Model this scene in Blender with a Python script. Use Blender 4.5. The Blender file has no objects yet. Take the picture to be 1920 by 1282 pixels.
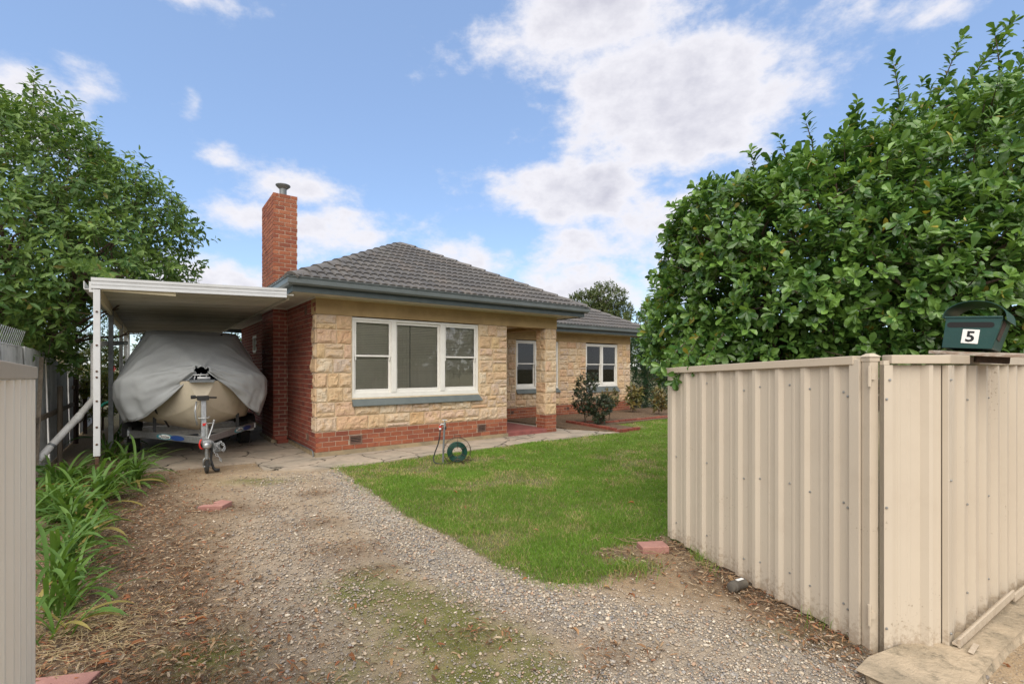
import bpy, math, random
import numpy as np
from mathutils import Vector, Matrix, noise as mn

random.seed(7); RNG = np.random.default_rng(7)
S = bpy.context.scene; COL = S.collection
R = math.radians

# ------------------------------------------------------------------ camera
cam_d = bpy.data.cameras.new('camera'); cam = bpy.data.objects.new('camera', cam_d); COL.objects.link(cam)
cam.location = (0, 0, 1.65); cam.rotation_euler = (R(90), 0, 0)
cam_d.sensor_width = 36; cam_d.lens = 36 * 897 / 1920; cam_d.shift_y = 48 / 1920
cam_d.clip_start = .05; cam_d.clip_end = 2000
S.camera = cam

# ------------------------------------------------------------------ sky, sun, exposure
SUN_EL, SUN_AZ = R(48), R(190)          # azimuth clockwise from +Y
EXPOSURE = 1.2
W = bpy.data.worlds.new('World'); S.world = W; W.use_nodes = True
def build_sky():
    nt = W.node_tree; nt.nodes.clear(); N = nt.nodes.new; L = nt.links.new
    def m(op, a, b=None, c=None):
        n = N('ShaderNodeMath'); n.operation = op
        for i, v in enumerate((a, b, c)):
            if v is None: continue
            if isinstance(v, (int, float)): n.inputs[i].default_value = v
            else: L(v, n.inputs[i])
        return n.outputs[0]
    out = N('ShaderNodeOutputWorld'); bg = N('ShaderNodeBackground')
    sky = N('ShaderNodeTexSky'); sky.sky_type = 'NISHITA'; sky.sun_disc = False
    sky.sun_elevation = SUN_EL; sky.sun_rotation = SUN_AZ; sky.dust_density = .25; sky.ozone_density = 2.2; sky.air_density = 1.0
    tc = N('ShaderNodeTexCoord'); sp = N('ShaderNodeSeparateXYZ'); L(tc.outputs['Generated'], sp.inputs[0])
    X, Y, Z = sp.outputs
    az = m('ARCTAN2', X, Y)
    el = m('ARCSINE', m('MINIMUM', m('MAXIMUM', Z, -1), 1))
    # warped sky coordinates so the cloud edges billow
    cv = N('ShaderNodeCombineXYZ'); L(az, cv.inputs[0]); L(m('MULTIPLY', el, 1.5), cv.inputs[1])
    # seamless coordinates for the noise: direction stretched vertically
    cn = N('ShaderNodeCombineXYZ'); L(X, cn.inputs[0]); L(Y, cn.inputs[1]); L(m('MULTIPLY', Z, 1.7), cn.inputs[2])
    def noise(scale, detail, rough, off=0):
        n = N('ShaderNodeTexNoise'); n.inputs['Scale'].default_value = scale; n.inputs['Detail'].default_value = detail
        n.inputs['Roughness'].default_value = rough
        a = N('ShaderNodeVectorMath'); a.operation = 'ADD'; a.inputs[1].default_value = (off, off * .7, off * .3)
        L(cn.outputs[0], a.inputs[0]); L(a.outputs[0], n.inputs['Vector']); return n.outputs[0]
    big = noise(5.5, 9, .62, 3.1); fine = noise(17, 6, .6, 8.2); wide = noise(2.2, 3, .5, 5.7)
    n1 = m('ADD', m('MULTIPLY', m('SUBTRACT', big, .5), 2.3), m('MULTIPLY', m('SUBTRACT', fine, .5), .7))
    # the cloud masses that stood over the house that day: azimuth, elevation, half widths (degrees), strength
    masses = [(12, 37, 19, 9, 1.25), (15, 30, 15, 8, 1.3), (19, 25, 12, 7, 1.15), (9.5, 19.5, 12, 5, 1.15), (17, 17, 11, 6, 1.1), (7, 14.5, 9, 3.2, .95), (25, 30, 6, 6, .85), (28, 27, 5, 5, .6),
              (-25, 19, 8, 3.0, 1.0), (-20, 15.0, 9.5, 3.3, 1.05), (-29, 15.2, 7, 2.4, .95), (-6, 13.0, 9, 3.0, 1.0), (-14, 12.0, 7, 2.6, .95),
              (-34, 8.8, 8, 3.2, 1.0), (-40, 34, 12, 3, 1.0), (-41, 24.6, 3.8, 2.6, .72), (-34, 24.5, 1.8, 1.5, .5),
              (-47, 21, 7, 5, .95), (-31, 20.5, 3.4, 1.6, .75), (8, 9.5, 12, 3.6, 1.0), (19, 11, 9, 4.5, .95), (36, 33, 7, 3.4, .6), (42, 30, 5, 3, .5)]
    tot = None
    for a0, e0, ra, re, s in masses:
        dx = m('DIVIDE', m('SUBTRACT', az, R(a0)), R(ra)); dy = m('DIVIDE', m('SUBTRACT', el, R(e0)), R(re))
        d2 = m('ADD', m('MULTIPLY', dx, dx), m('MULTIPLY', dy, dy))
        g = m('MULTIPLY', m('EXPONENT', m('MULTIPLY', d2, -1.1)), s)
        tot = g if tot is None else m('MAXIMUM', tot, g)
    # the rest of the sky: scattered cloud of the same kind, outside the quarter above
    away = N('ShaderNodeMapRange'); away.interpolation_type = 'SMOOTHSTEP'
    L(m('ABSOLUTE', az), away.inputs[0]); away.inputs[1].default_value = R(48); away.inputs[2].default_value = R(70)
    high = N('ShaderNodeMapRange'); high.interpolation_type = 'SMOOTHSTEP'; L(el, high.inputs[0]); high.inputs[1].default_value = R(44); high.inputs[2].default_value = R(60)
    rest = m('MULTIPLY', m('MAXIMUM', away.outputs[0], high.outputs[0]), m('ADD', m('MULTIPLY', wide, 1.1), .32))
    dens = m('ADD', m('MAXIMUM', tot, rest), n1)
    sm = N('ShaderNodeMapRange'); sm.interpolation_type = 'SMOOTHSTEP'; L(dens, sm.inputs[0])
    sm.inputs[1].default_value = .30; sm.inputs[2].default_value = .92
    low = N('ShaderNodeMapRange'); L(el, low.inputs[0]); low.inputs[1].default_value = R(-1); low.inputs[2].default_value = R(3)
    cover = m('MULTIPLY', m('MULTIPLY', sm.outputs[0], low.outputs[0]), .96)
    # thicker cloud is greyer underneath
    shade = N('ShaderNodeMapRange'); L(m('ADD', dens, m('MULTIPLY', m('SUBTRACT', fine, .5), .5)), shade.inputs[0]); shade.inputs[1].default_value = .85; shade.inputs[2].default_value = 1.85
    ramp = N('ShaderNodeMix'); ramp.data_type = 'RGBA'; L(shade.outputs[0], ramp.inputs[0])
    ramp.inputs[6].default_value = (2.72, 2.68, 2.82, 1); ramp.inputs[7].default_value = (1.6, 1.6, 1.88, 1)
    gain = N('ShaderNodeMix'); gain.data_type = 'RGBA'; gain.blend_type = 'MULTIPLY'; gain.inputs[0].default_value = 1
    L(sky.outputs[0], gain.inputs[6]); gain.inputs[7].default_value = (.88, .87, .86, 1)
    mx = N('ShaderNodeMix'); mx.data_type = 'RGBA'; L(cover, mx.inputs[0])
    even = N('ShaderNodeMix'); even.data_type = 'RGBA'; even.inputs[0].default_value = .6; L(gain.outputs[2], even.inputs[6]); even.inputs[7].default_value = (.84, 1.24, 2.07, 1)
    L(even.outputs[2], mx.inputs[6]); L(ramp.outputs[2], mx.inputs[7])
    L(mx.outputs[2], bg.inputs[0]); bg.inputs[1].default_value = .15; L(bg.outputs[0], out.inputs[0])
build_sky()
sun_d = bpy.data.lights.new('sun', 'SUN'); sun = bpy.data.objects.new('sun', sun_d); COL.objects.link(sun)
sun_d.energy = 2.0; sun_d.angle = R(75); sun_d.color = (1, .93, .82)
sd = Vector((math.sin(SUN_AZ) * math.cos(SUN_EL), math.cos(SUN_AZ) * math.cos(SUN_EL), math.sin(SUN_EL)))
sun.rotation_euler = sd.to_track_quat('Z', 'Y').to_euler()
S.view_settings.view_transform = 'Standard'; S.view_settings.look = 'None'
S.view_settings.exposure = EXPOSURE; S.view_settings.gamma = 1; S.view_settings.use_curve_mapping = False
S.render.engine = 'CYCLES'
try:
    S.cycles.use_denoising = True; S.cycles.max_bounces = 8; S.cycles.transparent_max_bounces = 12
except Exception: pass

# ------------------------------------------------------------------ materials
def mat(name, c1, c2=None, scale=6, rough=.75, bump=.25, bscale=45, rnd=0., palette=None, metal=0., spec=.35,
        attr=False, trans=0., stain=None, dist=.006, stretch=None, detail=7, world=False, mid=(.35, .65)):
    m = bpy.data.materials.new(name); m.use_nodes = True; nt = m.node_tree; N = nt.nodes.new; L = nt.links.new
    b = nt.nodes['Principled BSDF']; out = nt.nodes['Material Output']
    tc = N('ShaderNodeTexCoord'); oi = N('ShaderNodeObjectInfo')
    if world:
        g = N('ShaderNodeNewGeometry'); vec = g.outputs['Position']
    else: vec = tc.outputs['Object']
    va = N('ShaderNodeVectorMath'); va.operation = 'MULTIPLY_ADD'
    cm = N('ShaderNodeCombineXYZ')
    for i in range(3): L(oi.outputs['Random'], cm.inputs[i])
    L(cm.outputs[0], va.inputs[0]); va.inputs[1].default_value = (37, 53, 71) if not world else (0, 0, 0); L(vec, va.inputs[2])
    v = va.outputs[0]
    if stretch:
        mp = N('ShaderNodeMapping'); mp.inputs['Scale'].default_value = stretch; L(v, mp.inputs[0]); v = mp.outputs[0]
    def noise(s, d=detail, r=.6):
        n = N('ShaderNodeTexNoise'); n.inputs['Scale'].default_value = s; n.inputs['Detail'].default_value = d
        n.inputs['Roughness'].default_value = r; L(v, n.inputs['Vector']); return n.outputs[0]
    def mixc(f, a, bb, mode='MIX'):
        x = N('ShaderNodeMix'); x.data_type = 'RGBA'; x.blend_type = mode
        for i, q in ((0, f), (6, a), (7, bb)):
            if isinstance(q, (int, float)): x.inputs[i].default_value = q
            elif isinstance(q, tuple): x.inputs[i].default_value = (*q, 1) if len(q) == 3 else q
            else: L(q, x.inputs[i])
        return x.outputs[2]
    if palette:
        r = N('ShaderNodeValToRGB'); cr = r.color_ramp; L(oi.outputs['Random'], r.inputs[0])
        while len(cr.elements) < len(palette): cr.elements.new(.5)
        for i, c in enumerate(palette):
            cr.elements[i].position = i / (len(palette) - 1); cr.elements[i].color = (*c, 1)
        base = r.outputs[0]
    elif attr:
        a = N('ShaderNodeVertexColor'); a.layer_name = 'col'; base = a.outputs[0]
    else: base = c1
    if c2 is not None:
        f = N('ShaderNodeMapRange'); f.interpolation_type = 'SMOOTHSTEP'; L(noise(scale), f.inputs[0])
        f.inputs[1].default_value, f.inputs[2].default_value = mid
        base = mixc(f.outputs[0], base, c2)
    if stain:
        sc, col, amt = stain
        f = N('ShaderNodeMapRange'); f.interpolation_type = 'SMOOTHSTEP'; L(noise(sc, 9, .7), f.inputs[0])
        f.inputs[1].default_value = .5; f.inputs[2].default_value = .72; f.inputs[4].default_value = amt
        base = mixc(f.outputs[0], base, col)
    if rnd:
        h = N('ShaderNodeHueSaturation')
        mr = N('ShaderNodeMapRange'); L(oi.outputs['Random'], mr.inputs[0]); mr.inputs[3].default_value = 1 - rnd; mr.inputs[4].default_value = 1 + rnd
        L(mr.outputs[0], h.inputs['Value'])
        if isinstance(base, tuple): h.inputs['Color'].default_value = (*base, 1)
        else: L(base, h.inputs['Color'])
        base = h.outputs[0]
    if isinstance(base, tuple): b.inputs['Base Color'].default_value = (*base, 1)
    else: L(base, b.inputs['Base Color'])
    b.inputs['Roughness'].default_value = rough; b.inputs['Metallic'].default_value = metal
    b.inputs['Specular IOR Level'].default_value = spec
    if bump:
        bp = N('ShaderNodeBump'); bp.inputs['Strength'].default_value = bump; bp.inputs['Distance'].default_value = dist
        L(noise(bscale, 8, .65), bp.inputs['Height']); L(bp.outputs[0], b.inputs['Normal'])
    if trans:
        t = N('ShaderNodeBsdfTranslucent'); ms = N('ShaderNodeMixShader'); ms.inputs[0].default_value = trans
        br = N('ShaderNodeHueSaturation'); br.inputs['Value'].default_value = 1.35; br.inputs['Saturation'].default_value = 1.1; br.inputs['Hue'].default_value = .485
        L(base, br.inputs['Color']) if not isinstance(base, tuple) else None
        L(br.outputs[0], t.inputs[0]); L(b.outputs[0], ms.inputs[1]); L(t.outputs[0], ms.inputs[2]); L(ms.outputs[0], out.inputs[0])
    return m

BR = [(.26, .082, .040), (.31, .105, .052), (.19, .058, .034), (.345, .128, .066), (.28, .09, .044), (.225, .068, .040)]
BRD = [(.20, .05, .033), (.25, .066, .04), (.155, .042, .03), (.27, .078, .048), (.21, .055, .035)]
DECK_RND = .16  # panel tone varied to stand in for shiny streaks and rib shading
M = dict(
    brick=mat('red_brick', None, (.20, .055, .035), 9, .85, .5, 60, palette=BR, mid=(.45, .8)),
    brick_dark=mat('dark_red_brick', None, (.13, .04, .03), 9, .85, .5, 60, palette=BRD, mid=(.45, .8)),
    stone=mat('sandstone', None, (.54, .38, .22), 8, .92, 1.0, 34, palette=[(.57, .43, .28), (.61, .52, .39), (.54, .35, .18), (.52, .43, .35), (.57, .39, .27), (.60, .44, .24), (.50, .39, .31), (.61, .48, .32), (.57, .36, .22), (.53, .43, .31)],
              stain=(9, (.36, .20, .10), .6), dist=.02, mid=(.42, .72)),
    mortar=mat('sand_mortar', (.66, .53, .35), (.56, .43, .27), 14, .95, .4, 90),
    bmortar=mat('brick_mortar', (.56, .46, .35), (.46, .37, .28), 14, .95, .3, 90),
    render=mat('sand_render', (.42, .295, .145), (.34, .235, .115), 2.6, .9, .5, 130, stain=(3, (.27, .19, .10), .5)),
    plinth=mat('weathered_concrete_plinth', (.34, .26, .155), (.25, .20, .13), 4, .92, .6, 40, stain=(7, (.14, .12, .08), .6)),
    concrete=mat('concrete', (.40, .33, .255), (.30, .26, .205), 2.2, .92, .5, 50, stain=(5, (.16, .14, .11), .6), world=True),
    kerb=mat('mossy_concrete', (.46, .37, .26), (.33, .27, .19), 5, .95, .9, 30, stain=(9, (.09, .085, .06), .8), world=True, dist=.02),
    porch=mat('red_painted_concrete', (.27, .085, .075), (.20, .065, .058), 5, .7, .3, 50, stain=(8, (.30, .20, .15), .5)),
    white=mat('white_paint', (.74, .725, .67), (.69, .67, .62), 5, .45, .08, 30, spec=.4),
    cream=mat('cream_paint', (.62, .55, .38), (.56, .49, .33), 4, .6, .1, 30),
    soffit=mat('soffit_paint', (.60, .57, .49), (.52, .49, .42), 3, .7, .1, 30),
    gutter=mat('grey_gutter_paint', (.125, .145, .145), (.105, .122, .122), 4, .38, .05, 20, spec=.5),
    fascia=mat('dark_grey_paint', (.066, .083, .083), (.055, .07, .07), 4, .5, .1, 30),
    sill=mat('grey_sill_paint', (.12, .14, .135), (.10, .118, .114), 4, .55, .15, 30),
    tile=mat('grey_roof_tile', None, (.075, .072, .068), 9, .72, .5, 70, palette=[(.095, .092, .09), (.115, .108, .10), (.08, .077, .075), (.125, .11, .097), (.10, .096, .093), (.088, .083, .078)], spec=.45, mid=(.5, .85)),
    cap=mat('grey_ridge_cap', None, (.10, .097, .093), 7, .75, .5, 60, palette=[(.135, .128, .12), (.115, .11, .106), (.15, .137, .125), (.122, .118, .114)], mid=(.5, .85)),
    blind=mat('blind_slat', (.78, .74, .63), (.74, .70, .59), 3, .6, 0, 10),
    blind_grey=mat('grey_blind', (.78, .78, .74), (.72, .72, .68), 3, .6, 0, 10),
    dark=mat('void_shade', (.02, .02, .02), None, bump=0, rough=.9),  # near-black that paints the shade inside openings onto solid sheets
    vent=mat('terracotta_vent', (.17, .10, .075), (.13, .075, .055), 12, .85, .4, 60),
    galv=mat('galvanised_steel', (.42, .43, .43), (.33, .34, .34), 22, .42, .1, 60, metal=.75),
    zinc=mat('dull_zinc', (.20, .215, .22), (.15, .16, .165), 12, .55, .2, 40, metal=.4),
    rust=mat('rusty_steel', (.13, .06, .035), (.08, .045, .03), 20, .8, .4, 60),
    whitemetal=mat('white_sheet_metal', (.56, .57, .57), (.51, .52, .52), 4, .35, .03, 20, spec=.5, stain=(6, (.42, .40, .35), .25)),
    deck=mat('carport_deck', (.50, .49, .44), (.40, .39, .35), 1.6, .28, .06, 14, spec=.6, rnd=DECK_RND, stain=(4, (.25, .22, .17), .5), stretch=(.5, 2, 1)),
    colorbond=mat('beige_sheet_steel', (.515, .45, .36), (.495, .43, .342), 1.2, .42, .04, 220, spec=.42, dist=.001, stain=(3.5, (.42, .35, .27), .25)),
    colorcap=mat('beige_steel_trim', (.485, .415, .325), (.465, .395, .305), 2, .42, .04, 120, spec=.42, stain=(7, (.34, .28, .2), .3)),
    ltcream=mat('pale_cream_sheet', (.88, .82, .70), (.86, .79, .67), 1.5, .5, .03, 120, spec=.4, dist=.001),
    cement=mat('weathered_cement_sheet', (.60, .61, .60), (.46, .47, .46), 2.4, .92, .5, 50, stain=(3, (.13, .125, .11), .75), stretch=(2, 2, .6)),
    timber=mat('weathered_timber', (.26, .215, .165), (.18, .145, .105), 9, .9, .5, 30, rnd=.15, stretch=(4, 4, .6)),
    paling=mat('grey_paling', (.60, .59, .55), (.45, .44, .41), 7, .92, .5, 30, rnd=.18, stretch=(5, 5, .5)),
    darktimber=mat('dark_old_timber', (.075, .05, .038), (.05, .036, .028), 12, .9, .6, 40, stretch=(6, 1, 6)),
    flakyboard=mat('flaking_board', (.27, .19, .14), (.42, .37, .31), 26, .9, .8, 40, stretch=(1, 3, 3)),
    pvc=mat('white_plastic_pipe', (.68, .68, .66), (.58, .57, .54), 4, .45, .04, 20, stain=(5, (.30, .28, .22), .35)),
    cover=mat('grey_canvas', (.37, .385, .385), (.325, .338, .34), 2.2, .82, .3, 160, spec=.25, stain=(2.6, (.42, .43, .425), .4), dist=.002),
    hull=mat('cream_gelcoat', (.62, .55, .42), (.57, .50, .38), 2, .3, .03, 20, spec=.5, stain=(5, (.30, .25, .18), .3)),
    navy=mat('navy_vinyl', (.02, .045, .15), (.015, .03, .10), 6, .5, .1, 30),
    black=mat('black_plastic', (.018, .018, .018), (.03, .03, .029), 9, .5, .2, 40),
    rubber=mat('black_rubber', (.022, .022, .022), (.04, .038, .035), 9, .85, .4, 60),
    red=mat('red_plastic', (.55, .03, .025), (.48, .025, .02), 6, .4, .05, 20),
    green=mat('dark_green_enamel', (.008, .046, .040), (.010, .055, .047), 5, .33, .04, 30, spec=.5, stain=(11, (.05, .09, .08), .35)),
    hosegreen=mat('green_hose', (.009, .052, .036), (.008, .042, .03), 8, .45, .05, 30),
    aqua=mat('aqua_plastic', (.03, .42, .30), None, bump=0, rough=.4),
    wire=mat('dark_wire', (.06, .05, .042), (.10, .065, .045), 14, .6, .2, 50, metal=.3),
    teal=mat('teal_print', (.03, .22, .27), None, bump=0, rough=.4), blue=mat('blue_print', (.02, .055, .20), None, bump=0, rough=.4),
    paper=mat('white_print', (.78, .77, .74), None, bump=0, rough=.45), ink=mat('black_print', (.012, .014, .016), None, bump=0, rough=.5),
    paver=mat('pink_paver', (.36, .19, .155), (.31, .155, .128), 8, .92, .6, 70, stain=(10, (.47, .27, .22), .5)),
    bark=mat('bark', (.14, .10, .07), (.085, .062, .045), 12, .95, .9, 30, stretch=(3, 3, .7), dist=.02),
    palebark=mat('pale_bark', (.30, .26, .2), (.2, .17, .13), 9, .9, .7, 30, stretch=(3, 3, .7), dist=.02),
    leaf=mat('glossy_leaf', None, rough=.30, spec=.55, bump=0, attr=True, trans=.28),
    leafdull=mat('soft_leaf', None, rough=.5, spec=.4, bump=0, attr=True, trans=.32),
    grass=mat('grass_blade', None, rough=.55, spec=.3, bump=0, attr=True, trans=.35),
    dry=mat('dry_leaf', None, rough=.75, spec=.2, bump=0, attr=True, trans=.12),
    pebble=mat('pebbles', None, (.25, .22, .19), 60, .7, .2, 120, attr=True, mid=(.5, .9)),
    soil=mat('gravelly_soil', None, rough=.95, spec=.15, bump=.9, bscale=55, attr=True, world=True, dist=.02),
    earth=mat('bare_earth', (.20, .15, .10), (.14, .11, .07), 1.2, .97, .8, 30, world=True, dist=.02),
    mulch=mat('bark_mulch', (.17, .11, .065), (.10, .065, .04), 12, .97, 1, 35, world=True, dist=.03),
    creamwall=mat('cream_weatherboard', (.62, .54, .38), (.57, .49, .34), 2, .6, .1, 30),
    tinroof=mat('dull_tin_roof', (.25, .27, .26), (.20, .215, .21), 5, .5, .1, 30),
    asphalt=mat('asphalt', (.055, .055, .055), (.045, .045, .045), 4, .9, .5, 200, world=True),
    petal=mat('red_petal', (.62, .03, .03), None, bump=0, rough=.5),
)
def glass_mat():
    m = bpy.data.materials.new('window_glass'); m.use_nodes = True; nt = m.node_tree; nt.nodes.clear(); N = nt.nodes.new; L = nt.links.new
    o = N('ShaderNodeOutputMaterial'); t = N('ShaderNodeBsdfTransparent'); g = N('ShaderNodeBsdfGlossy'); f = N('ShaderNodeFresnel'); x = N('ShaderNodeMixShader')
    t.inputs[0].default_value = (.985, .985, .97, 1); g.inputs['Roughness'].default_value = .015; f.inputs[0].default_value = 1.72
    L(f.outputs[0], x.inputs[0]); L(t.outputs[0], x.inputs[1]); L(g.outputs[0], x.inputs[2]); L(x.outputs[0], o.inputs[0]); return m
M['glass'] = glass_mat()
def crack_concrete():
    m = M['concrete']; nt = m.node_tree; N = nt.nodes.new; L = nt.links.new; b = nt.nodes['Principled BSDF']
    g = N('ShaderNodeNewGeometry'); nz = N('ShaderNodeTexNoise'); nz.inputs['Scale'].default_value = 2.2; nz.inputs['Detail'].default_value = 5
    L(g.outputs['Position'], nz.inputs['Vector'])
    a = N('ShaderNodeVectorMath'); a.operation = 'MULTIPLY_ADD'; L(nz.outputs['Color'], a.inputs[0]); a.inputs[1].default_value = (.5, .5, 0); L(g.outputs['Position'], a.inputs[2])
    vo = N('ShaderNodeTexVoronoi'); vo.feature = 'DISTANCE_TO_EDGE'; vo.inputs['Scale'].default_value = 1.05; L(a.outputs[0], vo.inputs['Vector'])
    r = N('ShaderNodeMapRange'); L(vo.outputs['Distance'], r.inputs[0]); r.inputs[1].default_value = .004; r.inputs[2].default_value = .016
    old = b.inputs['Base Color'].links[0].from_socket
    x = N('ShaderNodeMix'); x.data_type = 'RGBA'; L(r.outputs[0], x.inputs[0]); x.inputs[6].default_value = (.07, .06, .045, 1); L(old, x.inputs[7]); L(x.outputs[2], b.inputs['Base Color'])
    bp = b.inputs['Normal'].links[0].from_node; b2 = N('ShaderNodeBump'); b2.inputs['Strength'].default_value = .9; b2.inputs['Distance'].default_value = .02
    L(r.outputs[0], b2.inputs['Height']); L(bp.outputs[0], b2.inputs['Normal']); L(b2.outputs[0], b.inputs['Normal'])
crack_concrete()

def speckle(m, layers):
    # compacted fines: thousands of tiny set stones, each with a tone of its own
    nt = m.node_tree; N = nt.nodes.new; L = nt.links.new; b = nt.nodes['Principled BSDF']; g = N('ShaderNodeNewGeometry')
    base = b.inputs['Base Color'].links[0].from_socket; hsum = None
    for sc, amt, cut, pal in layers:
        vo = N('ShaderNodeTexVoronoi'); vo.inputs['Scale'].default_value = sc; L(g.outputs['Position'], vo.inputs['Vector'])
        sep = N('ShaderNodeSeparateColor'); L(vo.outputs['Color'], sep.inputs[0])
        r = N('ShaderNodeValToRGB'); L(sep.outputs[0], r.inputs[0]); cr = r.color_ramp; cr.interpolation = 'CONSTANT'
        while len(cr.elements) < len(pal): cr.elements.new(.5)
        for i, c in enumerate(pal): cr.elements[i].position = i / len(pal); cr.elements[i].color = (*c, 1)
        nz = N('ShaderNodeTexNoise'); nz.inputs['Scale'].default_value = 3.1; nz.inputs['Detail'].default_value = 6; L(g.outputs['Position'], nz.inputs['Vector'])
        th = N('ShaderNodeMath'); th.operation = 'ADD'; L(sep.outputs[1], th.inputs[0]); L(nz.outputs[0], th.inputs[1])
        gt = N('ShaderNodeMath'); gt.operation = 'GREATER_THAN'; L(th.outputs[0], gt.inputs[0]); gt.inputs[1].default_value = cut
        dm = N('ShaderNodeMapRange'); L(vo.outputs['Distance'], dm.inputs[0]); dm.inputs[1].default_value = .5; dm.inputs[2].default_value = .25
        f = N('ShaderNodeMath'); f.operation = 'MULTIPLY'; L(gt.outputs[0], f.inputs[0]); L(dm.outputs[0], f.inputs[1])
        f2 = N('ShaderNodeMath'); f2.operation = 'MULTIPLY'; L(f.outputs[0], f2.inputs[0]); f2.inputs[1].default_value = amt
        x = N('ShaderNodeMix'); x.data_type = 'RGBA'; L(f2.outputs[0], x.inputs[0]); L(base, x.inputs[6]); L(r.outputs[0], x.inputs[7]); base = x.outputs[2]
        bp0 = b.inputs['Normal'].links[0].from_socket; bp = N('ShaderNodeBump'); bp.inputs['Strength'].default_value = .7; bp.inputs['Distance'].default_value = .35 / sc; L(f.outputs[0], bp.inputs['Height']); L(bp0, bp.inputs['Normal']); L(bp.outputs[0], b.inputs['Normal'])
    L(base, b.inputs['Base Color'])
STN = [(.20, .19, .18), (.36, .31, .25), (.50, .44, .35), (.27, .21, .15), (.14, .13, .12), (.42, .33, .23), (.58, .53, .45), (.30, .27, .24)]
speckle(M['soil'], [(165, .62, .98, STN), (85, .7, 1.16, STN[::-1])])
speckle(M['mulch'], [(60, .8, .8, [(.24, .15, .08), (.10, .06, .04), (.34, .24, .14), (.16, .10, .06)])])

def splash(m, amt):
    # rain-splashed soil on the lowest hand's breadth of the sheeting, and grime specks
    nt = m.node_tree; N = nt.nodes.new; L = nt.links.new; b = nt.nodes['Principled BSDF']; g = N('ShaderNodeNewGeometry'); sp = N('ShaderNodeSeparateXYZ'); L(g.outputs['Position'], sp.inputs[0])
    base = b.inputs['Base Color'].links[0].from_socket
    z = N('ShaderNodeMapRange'); L(sp.outputs[2], z.inputs[0]); z.inputs[1].default_value = .26; z.inputs[2].default_value = .0; z.inputs[3].default_value = -.12; z.inputs[4].default_value = .22
    nz = N('ShaderNodeTexNoise'); nz.inputs['Scale'].default_value = 34; nz.inputs['Detail'].default_value = 7; nz.inputs['Roughness'].default_value = .75; L(g.outputs['Position'], nz.inputs['Vector'])
    a = N('ShaderNodeMath'); a.operation = 'ADD'; L(nz.outputs[0], a.inputs[0]); L(z.outputs[0], a.inputs[1])
    f = N('ShaderNodeMapRange'); f.interpolation_type = 'SMOOTHSTEP'; L(a.outputs[0], f.inputs[0]); f.inputs[1].default_value = .52; f.inputs[2].default_value = .72; f.inputs[4].default_value = amt
    x = N('ShaderNodeMix'); x.data_type = 'RGBA'; L(f.outputs[0], x.inputs[0]); L(base, x.inputs[6]); x.inputs[7].default_value = (.24, .17, .11, 1)
    n2 = N('ShaderNodeTexNoise'); n2.inputs['Scale'].default_value = 60; n2.inputs['Detail'].default_value = 3; L(g.outputs['Position'], n2.inputs['Vector'])
    n3 = N('ShaderNodeTexNoise'); n3.inputs['Scale'].default_value = 2.4; n3.inputs['Detail'].default_value = 4; L(g.outputs['Position'], n3.inputs['Vector'])
    c = N('ShaderNodeMath'); c.operation = 'MULTIPLY'; L(n2.outputs[0], c.inputs[0]); L(n3.outputs[0], c.inputs[1])
    d = N('ShaderNodeMapRange'); L(c.outputs[0], d.inputs[0]); d.inputs[1].default_value = .41; d.inputs[2].default_value = .46; d.inputs[4].default_value = .55
    y = N('ShaderNodeMix'); y.data_type = 'RGBA'; L(d.outputs[0], y.inputs[0]); L(x.outputs[2], y.inputs[6]); y.inputs[7].default_value = (.20, .15, .10, 1); L(y.outputs[2], b.inputs['Base Color'])
splash(M['colorbond'], .55); splash(M['colorcap'], .4)

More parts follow.
